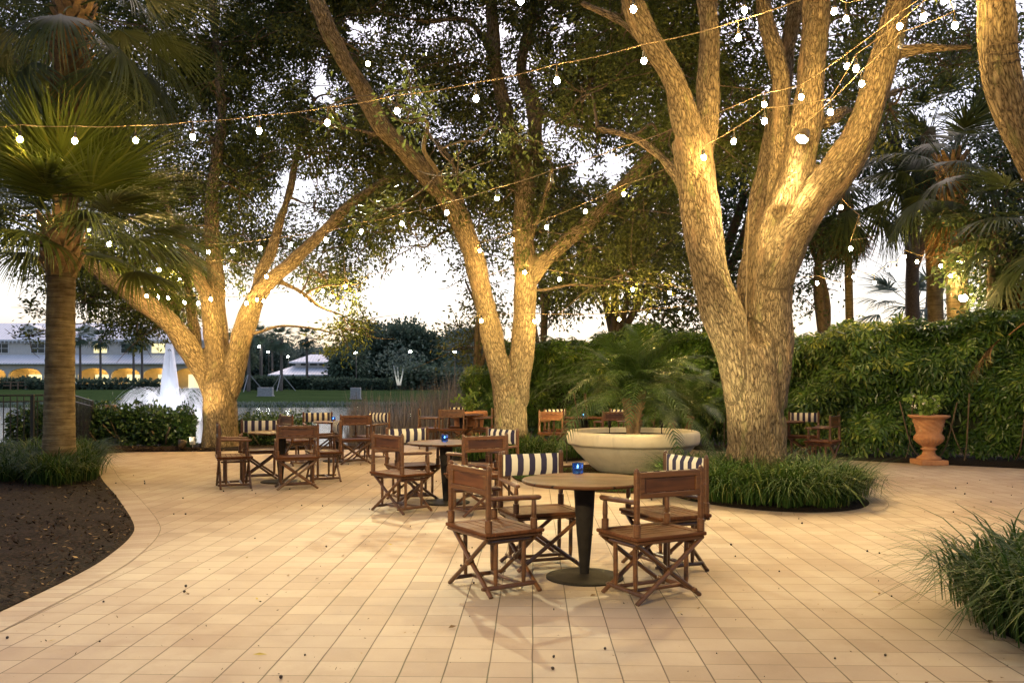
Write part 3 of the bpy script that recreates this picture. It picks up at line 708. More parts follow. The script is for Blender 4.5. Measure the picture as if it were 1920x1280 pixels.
# ---- middle oak
mo=empty('oak_tree',(0,0,0)); tag(mo,'middle oak with a forked twin trunk behind the second table','tree')
sk=trunk_w(mo,[
 [(957,855,18,.44),(957,820,18,.38),(957,770,18,.35),(955,730,18,.33)],
 [(948,750,18,.24),(935,690,18,.235),(918,610,17.9,.225),(902,540,17.8,.22),(883,465,17.7,.215),(855,400,17.5,.21),(820,352,17.3,.20),(775,300,17.1,.19),(722,243,16.9,.185),(682,175,16.7,.175),(645,110,16.5,.165),(612,50,16.3,.16),(585,-30,16.1,.14),(560,-150,16,.11)],
 [(968,750,18,.26),(978,680,18,.25),(983,600,18,.245),(985,520,18,.24),(981,430,18,.23),(984,350,18.1,.22),(980,300,18.1,.21)],
 [(978,340,18.1,.17),(958,250,18.2,.16),(940,180,18.3,.15),(927,100,18.4,.14),(922,0,18.5,.13),(915,-120,18.6,.10)],
 [(984,340,18.1,.17),(1003,270,18.2,.165),(1000,200,18.3,.16),(978,130,18.5,.13),(990,60,18.7,.11),(1010,-20,19,.09),(1025,-120,19,.06)],
 [(990,530,18,.17),(1020,490,17.9,.165),(1060,455,17.8,.155),(1100,420,17.7,.15),(1140,380,17.6,.14),(1180,335,17.5,.13),(1220,290,17.4,.12),(1275,220,17.2,.09)],
 [(888,480,17.8,.09),(880,420,17.7,.085),(862,370,17.6,.07),(845,300,17.6,.055),(800,250,17.7,.04)],
 [(985,480,17.9,.08),(1005,420,17.7,.065),(1025,360,17.6,.055),(1035,310,17.5,.05),(1010,290,17.4,.03)],
 [(800,330,17.2,.09),(760,270,17.5,.07),(700,250,17.8,.06),(620,235,18,.045),(540,210,18.2,.03)],
 [(930,120,18.3,.08),(880,40,18.5,.06),(800,40,18.8,.05),(700,20,19,.04)],
 [(1000,200,18.3,.07),(1060,230,18,.055),(1140,250,17.8,.05)]],
 flare(957,850,18,.40,.45,6,5,1.25),M['oakbark'],voxel=.04,smooth=4,lump=.010)
bl=crown_blobs([(560,-420),(1290,-420),(1280,250),(1250,440),(1190,550),(1110,560),(1040,520),(1000,410),(870,430),(770,470),(690,480),(650,380),(590,200)],17.7,23,330,.7,1.25,HB,12)
bl+=[(np.array([-2.77,16.4,7.6])+np.array([.248,-.80,-.544])*t_+np.array([a_,0,b_]),.34) for t_,a_,b_ in ((4.6,-1.1,.5),(4.9,.75,-.45),(5.3,.0,.95),(5.1,-.3,-.85),(5.6,1.5,.3),(4.3,.1,.15))]  # extra leaf clusters added in the floodlight beam to dapple the paving
grow(mo,'',sk,bl,M['oakleaf_b'],24,leaf=(.105,.045),holes=HB,twig_per=36)

# ---- left oak
lo=empty('oak_tree',(0,0,0)); tag(lo,'left oak of several spreading limbs before the fountain and lake','tree')
sk=trunk_w(lo,[
 [(415,845,19.4,.46),(413,810,19.4,.40),(413,760,19.4,.37),(414,715,19.4,.38)],
 [(405,745,19.4,.26),(378,690,19.4,.25),(345,640,19.3,.24),(305,592,19.2,.235),(262,562,19.1,.225),(225,535,19,.205),(185,508,18.9,.17),(135,470,18.8,.13),(80,420,18.8,.09)],
 [(412,730,19.4,.24),(405,660,19.4,.225),(396,600,19.4,.20),(385,550,19.4,.17),(362,495,19.4,.13),(330,430,19.5,.09),(300,350,19.6,.06)],
 [(412,690,19.6,.22),(410,620,19.7,.21),(405,540,19.8,.20),(400,470,19.9,.18),(396,400,20,.16),(402,320,20.1,.14),(415,230,20.2,.12),(410,120,20.4,.10),(395,0,20.6,.08),(380,-100,20.8,.05)],
 [(425,740,19.4,.26),(440,690,19.4,.25),(455,630,19.4,.24),(470,580,19.4,.23),(485,550,19.3,.21),(520,515,19.2,.16),(560,480,19.1,.145),(600,440,19,.13),(640,400,18.9,.12),(680,365,18.8,.10),(730,335,18.7,.08),(790,325,18.6,.05)],
 [(478,570,19.4,.16),(488,520,19.5,.15),(505,480,19.6,.13),(520,430,19.7,.11),(540,370,19.8,.09),(560,280,20,.07),(590,180,20.2,.05)],
 [(520,525,19.3,.07),(560,545,19.6,.06),(600,575,20,.05),(640,590,20.4,.03)],
 [(372,690,19.8,.14),(365,620,20,.13),(352,540,20.3,.11),(340,450,20.6,.08)]],
 flare(414,845,19.4,.42,.45,6,7,1.25),M['oakbark'],voxel=.045,smooth=4,lump=.010)
bl=crown_blobs([(60,500),(-60,420),(-80,-200),(200,-420),(700,-420),(740,100),(760,300),(735,400),(690,480),(560,500),(480,480),(420,520),(330,510),(200,560)],19.5,25,390,.75,1.3,HB,13)
bl+=crown_blobs([(150,540),(380,540),(380,590),(330,600),(290,615),(230,635),(170,600)],19.8,23,24,.45,.8,[],14)
bl+=crown_blobs([(560,520),(700,480),(710,590),(650,640),(590,580)],20,22.5,12,.45,.75,[(560,560,40,30)],15)
bl+=crown_blobs([(45,520),(110,520),(110,660),(70,680),(45,600)],20,22,4,.3,.45,[],16)
grow(lo,'',sk,bl,M['oakleaf'],24,leaf=(.11,.046),holes=HB,twig_per=36)

# ---- leaning tree at the right edge
rt=empty('leaning_tree',(0,0,0)); tag(rt,'brightly lit leaning trunk entering at the upper right corner','tree')
sk=trunk_w(rt,[[(2170,985,8.7,.30),(2120,800,8.7,.25),(2060,560,8.7,.21),(1990,380,8.6,.185),(1935,290,8.5,.175),(1892,195,8.5,.17),(1872,110,8.5,.175),(1868,20,8.5,.175),(1862,-90,8.5,.16),(1840,-230,8.4,.13)],
 [(2060,570,8.7,.15),(2080,350,8.8,.13),(2100,150,9,.1),(2080,-100,9,.07)]],[],M['oakbark'],voxel=.028,smooth=4,lump=.010)
bl=[(np.array([x,y,z]),r) for x,y,z,r in zip(rng.uniform(3.2,7.5,26),rng.uniform(5,11,26),rng.uniform(5.9,8.5,26),rng.uniform(.6,1.0,26)) if z>1.48+.47*y+.3 or x>.62*y]
grow(rt,'',sk,bl,M['oakleaf'],20,twig_per=26)
b=MB()
for k in range(3):
    a=np.linspace(0,6.6,22); c=P(1873,100+16*k,8.5); b.tube(np.c_[c[0]+.18*np.cos(a),c[1]+.18*np.sin(a),c[2]+.015*a+.03*np.sin(a)],.006,4)
b.build('wound_cable',M['wire'],rt)

# ---- two unseen oaks added behind and above the viewpoint to block sky light
for k,(tx,ty,lb_) in enumerate(((-4.9,-2.4,'unseen oak added behind the viewpoint on the left to shade the patio'),(6.5,-5,'unseen oak added behind the viewpoint on the right to shade the patio'))):
    t=empty('oak_tree',(0,0,0)); tag(t,lb_,'tree')
    mb=MB(); L=catmull([(tx,ty,-.1,.5),(tx,ty,1.5,.38),(tx*.95,ty*.9,4,.3),(tx*.8,ty*.6,7,.2)],5); mb.tube(L[:,:3],L[:,3],12); mb.build('trunk',M['twig'],t,smooth=True)
    bl=[]
    while len(bl)<95:
        x=rng.uniform(-14,3) if k==0 else rng.uniform(-3,15); y=rng.uniform(-11,9); z=rng.uniform(4.5,10.5); r=rng.uniform(1.0,1.6)
        if y>-2 and z-1.48<.47*max(y,0)+r*1.3+2.2: continue
        bl.append((np.array([x,y,z]),r))
    grow(t,'',[tuple(q) for q in L],bl,M['oakleaf'],15,leaf=(.25,.12),twig_per=14,sub=1)

# ---- background trees behind the hedge and across the lake
def bg_tree(name,label,px,base,d,rt_,polyg,d0,d1,n,r0,r1,mat,leaf,holes=(),seed=0,per=14,tw=18,group=None,top=None,zb=0):
    t=empty(name,(0,0,0)); tag(t,label,'tree',group)
    g=np.random.default_rng(seed); pts=np.array(polyg,float); cx,cyy=pts.mean(0)
    c=P(px,base,d); z0=zb
    limbs=[[(c[0],d,z0-.2,rt_*1.25),(c[0]+g.uniform(-.1,.1),d,z0+1,rt_),(c[0]+g.uniform(-.3,.3),d,(z0+P(cx,cyy,d)[2])/2,rt_*.8),(P(cx,cyy,d)[0],d,P(cx,cyy,d)[2],rt_*.5)]]
    m=limbs[0][2]
    for k in range(3):
        e=P(g.uniform(pts[:,0].min(),pts[:,0].max())*.7+.3*cx,pts[:,1].min()*.5+.5*cyy,d+g.uniform(-1,1))
        limbs.append([(m[0],m[1],m[2],rt_*.6),(*((np.array(m[:3])+e)/2+g.normal(0,.2,3)),rt_*.45),(*e,rt_*.2)])
    b=MB(); s2=[]
    for L in limbs:
        cc=catmull(np.array(L),5); b.tube(cc[:,:3],cc[:,3],9); s2+=[tuple(x) for x in cc]
    b.build('trunk',M['twig'] if d<60 else M['palmgrey'],t,smooth=True)
    grow(t,'',s2,crown_blobs(polyg,d0,d1,n,r0,r1,holes,seed),mat,per,leaf=leaf,twig_per=tw,sub=3,sig=.25 if d<60 else .8,brad=.04,holes=holes)
    return t
GH=[(1700,440,85,85),(1560,570,25,25),(1640,620,30,14),(1530,640,20,12)]
bg_tree('background_tree','broad leafy tree behind the hedge, between middle and big oak',1150,700,26,.2,[(1000,330),(1300,300),(1330,620),(1180,600),(1090,560),(1010,560)],24,28,60,.8,1.3,M['oakleaf_b'],(.16,.075),HB,21,14,18)
bg_tree('background_tree','slim leafy tree by the lake shore just left of the middle oak',905,740,24,.13,[(860,470),(925,450),(940,640),(930,740),(870,720),(855,600)],23,25,18,.5,.85,M['oakleaf_b'],(.13,.06),[],22,14,22)
bg_tree('background_tree','thin tree seen between the two stems of the middle oak',1010,720,25,.12,[(985,470),(1060,480),(1070,600),(1000,610)],24,26,10,.5,.8,M['darkleaf'],(.13,.06),[],23,14,20)
bg_tree('background_tree','dark ivy clad tree right of the big oak trunk',1550,700,23,.2,[(1495,370),(1545,345),(1570,480),(1565,590),(1520,620),(1495,600)],22,25,26,.4,.7,M['darkleaf'],(.13,.06),GH,24,15,22)
bg_tree('background_tree','tall dark tree filling the sky behind the crown of the big oak',1350,700,27,.25,[(1240,120),(1480,100),(1500,420),(1480,600),(1290,560)],25,30,55,.9,1.4,M['darkleaf'],(.17,.075),[(1560,330,35,60)],25,14,18)
bg_tree('background_tree','dark tree crown behind the fan palms at the upper right',1720,700,27,.25,[(1560,60),(1900,40),(1920,330),(1800,330),(1640,330),(1560,280)],25,30,58,.9,1.3,M['darkleaf'],(.17,.075),GH+[(1690,110,40,60),(1770,230,60,40)],26,13,16)
bg_tree('background_tree','dense vine covered tree at the far right edge above the hedge',1890,700,19,.2,[(1835,300),(1960,280),(1980,620),(1870,620),(1830,520)],18,20.5,40,.6,1.0,M['darkleaf'],(.13,.075),[],27,15,24)
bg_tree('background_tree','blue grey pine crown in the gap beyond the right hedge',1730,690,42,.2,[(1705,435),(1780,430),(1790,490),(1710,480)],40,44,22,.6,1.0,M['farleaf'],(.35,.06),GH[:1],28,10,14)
# across the lake
far=[
 ('big round dark tree across the lake, right of the white pavilion',735,[(655,660),(690,630),(740,622),(790,630),(815,660),(820,715),(650,715)],128,140,110,1.8,2.9,M['farleaf']),
 ('grey green tree behind the big round tree across the lake',840,[(800,650),(850,645),(880,660),(885,715),(810,715)],145,160,50,2,3,M['farleaf_b']),
 ('low tree left of the big round tree, partly over the pavilion',655,[(640,668),(660,650),(675,715),(640,715)],120,126,26,1.2,1.9,M['farleaf']),
 ('far grey tree between the palms and the pavilion',500,[(440,650),(520,655),(545,680),(545,700),(440,700)],190,210,50,2.5,4,M['farleaf_b']),
 ('far grey tree behind the left edge of the pavilion',585,[(530,668),(600,662),(640,668),(640,690),(540,690)],200,215,40,2.2,3.4,M['farleaf_b']),
 ('distant tree seen right of the big round tree near floodlights',880,[(850,630),(890,625),(905,715),(860,715)],165,175,36,2.2,3.4,M['farleaf_b']),
 ('tree behind the clubhouse roof at the far end',420,[(345,630),(460,640),(465,690),(355,690)],170,180,50,2.2,3.4,M['farleaf']),
 ('dark shrubby tree at the corner of the far lawn',800,[(765,700),(850,700),(850,730),(765,730)],115,120,34,1.1,1.8,M['farleaf'])]
for k,(lb_,px,pg,d0,d1,n,r0,r1,m) in enumerate(far):
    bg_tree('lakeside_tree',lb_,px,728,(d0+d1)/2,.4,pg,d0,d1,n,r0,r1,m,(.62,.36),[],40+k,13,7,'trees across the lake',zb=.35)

# ================================================================== palms
def fan_frond(mb,L,Rf,droop,nseg=46,wid=.035,arch=.5,g=None,spread=2.6,seed=0):
    """costapalmate leaf along +Y: petiole of length L, then a fan of drooping segments of length Rf"""
    g=np.random.default_rng(seed); n=7; t=np.linspace(0,1,n)
    pet=np.c_[np.zeros(n),L*t,-arch*L*.35*t*t]; mb.tube(pet,np.linspace(.017,.010,n),5,rnd=.75)
    e=pet[-1]; dirp=pet[-1]-pet[-2]; dirp/=np.linalg.norm(dirp); up=np.array([0,-dirp[2],dirp[1]])
    for k in range(nseg):
        a=(k/(nseg-1)-.5)*2*spread*.5*1.0; a=a+g.normal(0,.03)
        rl=Rf*(1-.28*abs(a/(spread*.5))**2)*g.uniform(.85,1.08)
        d=np.array([math.sin(a),0,0])+dirp*math.cos(a); o=e+dirp*.35*Rf*max(0,math.cos(a))*.55
        s=np.array([math.cos(a),0,0])-dirp*math.sin(a); m=6; V=[]
        dz=droop*g.uniform(.7,1.35)
        for j in range(m+1):
            u=j/m; c=o+d*rl*u*(1-.18*dz*u*u)+np.array([0,0,-1])*dz*rl*.62*u**2.6+up*.05*math.cos(a*1.5)
            w=wid*(1-u**1.8)*min(1,.35+u*3)*.5+.001; fold=up*w*.5*(1 if j%1==0 else 0)
            V+= [c-s*w+fold*0, c+s*w]
        q=[[2*j,2*j+1,2*j+3,2*j+2] for j in range(m)]; mb.add(V,q,rnd=float(np.clip(g.normal(.45,.22),0,1)))
def palm(name,label,base,lean,H,rad,nf,L,Rf,mat,dead=0,boots=True,seed=0,elev=(-35,80),nseg=46,group=None,wid=.035,bootlen=1.1,taper=.9,nvar=5,cat='palm',drp=1.0):
    t=empty(name,base); tag(t,label,cat,group); g=np.random.default_rng(seed)
    n=14; k=np.linspace(0,1,n); path=np.c_[lean[0]*k**1.3,lean[1]*k,H*k]
    rr=rad*(1-(1-taper)*k)*(1+.28*np.exp(-k*H*2.2)); path[0,2]=-.1
    mb=MB(); pp=catmull(np.c_[path,rr],6)
    for i in range(len(pp)): pp[i,3]*=1+.012*math.sin(i*2.1)+g.normal(0,.007)
    mb.tube(pp[:,:3],pp[:,3],20); mb.build('trunk',M['palmbark'],t,smooth=True)
    top=np.array([lean[0],lean[1],H])
    if boots:
        mb=MB(); nb=int(bootlen*62)
        for i in range(nb):
            f=i/nb; a=i*2.399; zz=H-bootlen+bootlen*f*1.05; kk=zz/H
            c=np.array([lean[0]*kk**1.3,lean[1]*kk,zz]); r=rad*(.95+.22*f); d=np.array([math.cos(a),math.sin(a),0]); s=np.array([-d[1],d[0],0])
            p0=c+d*r*.85; p1=c+d*(r+.055)+[0,0,.16]; p2=c+d*(r+.10+g.uniform(0,.05))+[0,0,.25+g.uniform(0,.08)]
            w0,w1,w2=.075,.05,.032
            for sg in (1,):
                V=[p0-s*w0,p0+s*w0,p1-s*w1,p1+s*w1,p2-s*w2,p2+s*w2]; V+= [v-d*.03 for v in V]
                mb.add(V,[[0,1,3,2],[2,3,5,4],[7,6,8,9],[9,8,10,11],[0,2,8,6],[2,4,10,8],[3,1,7,9],[5,3,9,11],[4,5,11,10]])
        mb.build('leaf_boots',M['boot'],t)
    var=[]
    for i in range(nvar):
        mb=MB(); fan_frond(mb,L*(.85+.3*i/nvar),Rf,(.35+.5*i/nvar)*drp,nseg,wid,seed=seed*10+i); var.append(mb.build('frond',mat,t,smooth=True))
    dv=[]
    if dead:
        for i in range(2):
            mb=MB(); fan_frond(mb,L*.6,Rf*.85,1.2,26,wid*.8,seed=seed*10+7+i,spread=1.5); dv.append(mb.build('dead_frond',M['deadleaf'],t,smooth=True))
    def put(o,a,el,first,zoff=0):
        c=o if first else o.copy()
        if not first: col.objects.link(c); c.parent=t
        d=np.array([math.cos(a),math.sin(a)])
        c.location=(top[0]+d[0]*rad*.6,top[1]+d[1]*rad*.6,H+zoff)
        c.rotation_euler=(el,g.uniform(-.25,.25),a-math.pi/2)
    used={}
    for i in range(nf):
        f=i/nf; el=R(elev[1]+(elev[0]-elev[1])*f**.8+g.uniform(-8,8)); o=var[min(nvar-1,int(f*nvar))]
        put(o,i*2.399+g.uniform(-.2,.2),el,id(o) not in used,-.35*f); used[id(o)]=1
    for i in range(dead):
        o=dv[i%2]; put(o,i*2.399+.5,R(g.uniform(-88,-58)),id(o) not in used,-.45-g.uniform(0,.3)); used[id(o)]=1
    return t
c0=P(112,0,12.9)
palm('fan_palm','shorter fan palm with drooping green fronds at the left bed',(-6.85,12.9,.02),(.05,0,0),3.75,.215,46,.9,1.32,M['palmleaf'],0,True,3,(4,84),66,wid=.034,bootlen=.75,drp=.85)
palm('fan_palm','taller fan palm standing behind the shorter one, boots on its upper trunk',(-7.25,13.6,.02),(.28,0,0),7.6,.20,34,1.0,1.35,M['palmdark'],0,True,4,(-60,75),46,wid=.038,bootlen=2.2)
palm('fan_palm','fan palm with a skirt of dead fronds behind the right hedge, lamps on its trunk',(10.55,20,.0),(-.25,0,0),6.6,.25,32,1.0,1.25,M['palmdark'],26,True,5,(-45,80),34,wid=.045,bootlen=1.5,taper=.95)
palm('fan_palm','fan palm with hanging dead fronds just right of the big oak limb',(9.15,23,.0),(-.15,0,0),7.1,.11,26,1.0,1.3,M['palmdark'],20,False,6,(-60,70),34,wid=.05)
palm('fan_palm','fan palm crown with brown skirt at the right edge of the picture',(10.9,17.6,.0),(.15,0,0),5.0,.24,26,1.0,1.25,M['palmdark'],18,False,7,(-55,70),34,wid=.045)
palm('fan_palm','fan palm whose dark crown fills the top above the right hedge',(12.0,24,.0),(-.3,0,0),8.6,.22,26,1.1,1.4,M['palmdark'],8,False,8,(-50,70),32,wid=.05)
palm('fan_palm','low grey fan palm in the gap beyond the right hedge',(16.2,34,.0),(-.2,0,0),4.6,.24,28,1.2,1.5,M['farleaf_b'],0,False,9,(-50,75),26,wid=.07)
# cabbage palms across the lake (small in the picture)
fp=[(188,134,7.8,'lone cabbage palm before the clubhouse arcade'),(250,134,7.4,'cabbage palm left in the pair beside the fountain plume'),(266,136,7.9,'cabbage palm right in the pair beside the fountain plume'),(466,105,7.2,'propped young palm on the far bank beside the left oak'),(527,108,6.6,'propped young palm on the far bank nearer the pavilion'),
    (490,150,9.5,'tall cabbage palm between the left oak and the pavilion'),(510,155,8.6,'cabbage palm close behind the propped palms'),(575,125,7.6,'cabbage palm standing in front of the white pavilion'),(150,136,8.4,'cabbage palm half hidden by the near palm trunk')]
vars_=[]
for i in range(3):
    mb=MB(); fan_frond(mb,1.0,1.15,.7+.2*i,12,.16,seed=90+i); o=mb.build('frond',M['farleaf']); vars_.append(o.data); bpy.data.objects.remove(o)
for k,(px,d,H,lb_) in enumerate(fp):
    x=(px-CX)/F*d; t=empty('cabbage_palm',(x,d,.36)); tag(t,lb_,'palm','cabbage palms across the lake')
    mb=MB(); p=catmull(np.array([(0,0,-.3,.24),(.05,0,H*.4,.19),(0,0,H*.85,.18),(0,0,H*.9,.33),(0,0,H,.22)]),5); mb.tube(p[:,:3],p[:,3],9); mb.build('trunk',M['palmgrey'],t,smooth=True)
    mb=MB()
    for i in range(26):
        src=vars_[i%3]; n=len(src.vertices); co=np.zeros(n*3,np.float32); src.vertices.foreach_get('co',co); co=co.reshape(-1,3)
        Mx=np.array((Matrix.Rotation(i*2.399,3,'Z')@Matrix.Rotation(R(75-118*(i/26)),3,'X')))
        lt=np.zeros(len(src.polygons),np.int32); src.polygons.foreach_get('loop_total',lt); lv=np.zeros(len(src.loops),np.int32); src.loops.foreach_get('vertex_index',lv)
        st=np.zeros(len(src.polygons),np.int32); src.polygons.foreach_get('loop_start',st)
        q=lv[st[lt==4][:,None]+np.arange(4)]; mb.add(co@Mx.T+np.array([0,0,H]),q,rnd=rng.uniform(0,.8))
    mb.build('crown',M['farleaf'],t)
    if 'propped' in lb_:
        for a in (.5,2.6,4.7):
            mb=MB(); mb.tube([(0,0,2.2),(2.0*math.cos(a),2.0*math.sin(a),-.2)],.06,5); mb.build('prop_brace',M['boxgrey'],t)

# ---- date palm in the bowl
def feather(mb,L,seed,arch=1.0,n=32,ll=.28):
    g=np.random.default_rng(seed); m=16; t=np.linspace(0,1,m); pt=np.c_[np.zeros(m),L*(t-.12*t**3*arch),L*(.30*t-.62*arch*t**2.2)]
    mb.tube(pt,np.linspace(.010,.003,m),5,rnd=.8)
    for k in range(n):
        u=.10+.9*k/n; i=u*(m-1); j=min(m-2,int(i)); c=pt[j]+(pt[j+1]-pt[j])*(i-j); T=pt[j+1]-pt[j]; T/=np.linalg.norm(T); up=np.array([0,-T[2],T[1]])
        l=ll*(math.sin(math.pi*min(1,.12+u*.86))**.6)*g.uniform(.85,1.1)
        for sg in(-1,1):
            d=np.array([sg*.80,0,0])+T*.62+up*g.uniform(.0,.28); d/=np.linalg.norm(d); s=np.cross(d,up); s/=np.linalg.norm(s)+1e-9; V=[]
            for q_ in range(4):
                w_=q_/3; p=c+d*l*w_+np.array([0,0,-1])*l*.45*w_**2; ww=.0105*(1-w_**1.6)+.001; V+=[p-s*ww,p+s*ww]
            mb.add(V,[[0,1,3,2],[2,3,5,4],[4,5,7,6]],rnd=float(np.clip(g.normal(.4,.2),0,1)))
def date_palm(name,label,loc,crowns,nf,L,seed,mat,group=None):
    t=empty(name,loc); tag(t,label,'palm',group); g=np.random.default_rng(seed); var=[]
    for k,(x,y,h,r) in enumerate(crowns):
        mb=MB(); pth=catmull(np.array([(x*.35,y*.35,-.05,r*1.15),(x*.6,y*.6,h*.5,r),(x,y,h,r*1.25)]),8)
        for i in range(len(pth)): pth[i,3]*=1+.10*(i%2)+g.normal(0,.03)
        mb.tube(pth[:,:3],pth[:,3],10)
        for i in range(46):
            f=g.uniform(.15,1); a=i*2.399; c=np.array([x*(.35+.65*f),y*(.35+.65*f),h*f]); d=np.array([math.cos(a),math.sin(a),0]); mb.tube([c+d*r*.8,c+d*(r+.035)+[0,0,.05]],[.016,.007],4)
        mb.build('trunk',M['boot'],t)
    for i in range(4):
        mb=MB(); feather(mb,L*(.85+.1*i),seed*7+i,.75+.18*i); var.append(mb.build('frond',mat,t))
    used=set()
    for k,(x,y,h,r) in enumerate(crowns):
        for i in range(nf):
            f=i/nf; o=var[min(3,int(f*4))]
            if o.name in used:
                o=o.copy(); col.objects.link(o); o.parent=t
            else: used.add(o.name)
            o.location=(x,y,h); o.rotation_euler=(R(78-74*f**.9+g.uniform(-7,7)),g.uniform(-.2,.2),i*2.399+k*.7+g.uniform(-.2,.2))
    return t
date_palm('date_palm','feathery dwarf date palm growing in the big bowl planter',(1.98,14,.60),[(-.10,0,.62,.055),(.16,.05,.75,.055),(.02,.12,.5,.05)],15,1.55,31,M['dateleaf'])
date_palm('date_palm','second dwarf date palm in front of the hedge behind the bowl',(3.6,18.3,.0),[(-.2,0,.6,.06),(.25,0,.75,.06)],14,1.5,32,M['dateleaf'])
# fallen dead frond at the right edge
mb=MB(); fan_frond(mb,.7,.9,.5,30,.035,seed=77,spread=1.2); o=mb.build('dead_frond',M['deadleaf'],smooth=True); tag(o,'brown dead palm frond caught on top of the hedge at the right edge','palm frond')
o.location=P(1960,585,14.2); o.rotation_euler=(R(-25),R(20),R(75))

# ================================================================== hedges
def palmate(b,pos,out,ln=.13,wd=.045,nl=7,down=.35,tone=0):
    """whorls of leaflets (umbrella-tree foliage) facing outwards"""
    n=len(pos); nrm=out+rng.normal(0,.45,(n,3)); nrm[:,2]+=.55; nrm/=np.linalg.norm(nrm,axis=1)[:,None]
    ref=np.tile([.3,.2,1.],(n,1)); u=np.cross(nrm,ref); u/=np.linalg.norm(u,axis=1)[:,None]+1e-9; w=np.cross(nrm,u)
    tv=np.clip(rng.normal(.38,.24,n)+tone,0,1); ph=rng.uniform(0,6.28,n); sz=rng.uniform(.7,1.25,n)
    for k in range(nl):
        a=ph+k*2*math.pi/nl; ax=u*np.cos(a)[:,None]+w*np.sin(a)[:,None]-nrm*down
        s=np.cross(nrm,ax); s/=np.linalg.norm(s,axis=1)[:,None]+1e-9; L=(ln*sz*rng.uniform(.8,1.15,n))[:,None]; W_=(wd*sz)[:,None]*.5
        p=pos+ax*.02; v=np.stack([p,p+ax*L*.5+s*W_,p+ax*L-nrm*L*.15,p+ax*L*.5-s*W_],1).reshape(-1,3)
        b.add(v,np.arange(4*n).reshape(-1,4),rnd=np.clip(tv+rng.normal(0,.1,n),0,1))
def lumpy(p,seed):
    return .5*np.sin(p[:,0]*1.7+seed)+.35*np.sin(p[:,2]*2.9+p[:,0]*1.1+seed*2)+.3*np.sin(p[:,0]*4.3-p[:,2]*3.1+seed)+.25*np.sin(p[:,2]*6+p[:,1]*4)
def hedge(name,label,path,height,thick,n,mode,mat,seed=0,lump=.22,ln=.13,wd=.045,z0=.0,topvar=.15,stems=True,group=None):
    t=empty(name,(0,0,0)); tag(t,label,'hedge',group)
    path=np.asarray(path,float); L=np.concatenate([[0],np.cumsum(np.linalg.norm(np.diff(path,axis=0),axis=1))]); g=np.random.default_rng(seed)
    def at(s): return np.c_[np.interp(s,L,path[:,0]),np.interp(s,L,path[:,1])]
    def nr(s):
        a=at(np.clip(s-.2,0,L[-1])); c=at(np.clip(s+.2,0,L[-1])); T=c-a; T/=np.linalg.norm(T,axis=1)[:,None]+1e-9; return np.c_[T[:,1],-T[:,0]]
    top=lambda s: height*(1+topvar*(.5*np.sin(s*.9+seed)+.3*np.sin(s*2.3+seed*3)+.2*np.sin(s*5.1)))
    # dark inner core: shade between the leaves put into its colour
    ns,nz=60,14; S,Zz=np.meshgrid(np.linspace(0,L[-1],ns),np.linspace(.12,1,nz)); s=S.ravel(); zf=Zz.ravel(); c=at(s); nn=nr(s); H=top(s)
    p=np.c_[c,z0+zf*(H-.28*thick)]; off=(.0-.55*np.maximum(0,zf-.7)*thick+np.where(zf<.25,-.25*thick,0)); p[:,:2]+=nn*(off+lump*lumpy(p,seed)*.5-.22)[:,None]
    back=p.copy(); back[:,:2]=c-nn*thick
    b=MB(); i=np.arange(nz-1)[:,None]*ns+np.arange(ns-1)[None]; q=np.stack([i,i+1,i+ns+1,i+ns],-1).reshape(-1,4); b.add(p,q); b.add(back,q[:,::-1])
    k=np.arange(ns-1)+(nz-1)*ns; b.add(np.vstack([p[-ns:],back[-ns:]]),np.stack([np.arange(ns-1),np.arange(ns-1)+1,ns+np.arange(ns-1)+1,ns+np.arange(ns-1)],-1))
    b.build('inner_shade_core',M['core'],t,smooth=True)
    # leaves on the face, top and ends
    b=MB(); nf=int(n*.72); s=rng.uniform(-.15,L[-1]+.15,nf); zf=rng.uniform(.04,1,nf)**.9; sc_=np.clip(s,0,L[-1]); c=at(sc_); nn=nr(sc_); H=top(sc_)
    p=np.c_[c,z0+zf*H]; dep=-.55*np.maximum(0,zf-.72)*thick-.35*np.maximum(0,.22-zf)*thick*2
    p[:,:2]+=nn*(dep+lump*lumpy(p,seed)+rng.uniform(-.22,.10,nf))[:,None]; o1=np.c_[nn,np.zeros(nf)+.25]
    m=n-nf; s=rng.uniform(0,L[-1],m); c=at(s); nn=nr(s); u=rng.uniform(0,1,m); H=top(s)
    p2=np.c_[c-nn*(u*thick)[:,None],z0+H-.05+.10*rng.normal(0,1,m)-.25*thick*np.maximum(0,.3-u)]; o2=np.tile([0,0,1.],(m,1))
    p=np.vstack([p,p2]); oo=np.vstack([o1,o2])
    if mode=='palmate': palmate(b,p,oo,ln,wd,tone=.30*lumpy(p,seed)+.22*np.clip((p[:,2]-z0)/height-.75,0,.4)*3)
    else:
        k=np.repeat(np.arange(len(p)),6); q=p[k]+rng.normal(0,.05,(len(k),3)); tv=np.clip(rng.normal(.4,.22,len(p)),0,1)
        leaf_cards(b,q,oo[k]*.8+np.array([0,0,.5]),ln,wd,axis=oo[k]*.6+rng.normal(0,.6,(len(k),3)),rv=np.clip(tv[k]+rng.normal(0,.12,len(k)),0,1),fold=True)
    b.build('foliage',mat,t)
    if stems:
        for i in range(int(L[-1]*2.2)):
            b=MB()
            s0=np.array([g.uniform(0,L[-1])]); c=at(s0)[0]; nn=nr(s0)[0]; e=c+nn*g.uniform(-.1,.35)+g.normal(0,.25,2)
            b.tube(catmull([(*(c+nn*g.uniform(-.5,.1)),z0-.02),(*((c+e)/2),z0+.3),(*e,z0+g.uniform(.6,1.3)*min(1,height/1.5))],4),g.uniform(.008,.02),5)
            b.build('stem',M['twig'],t)
    return t
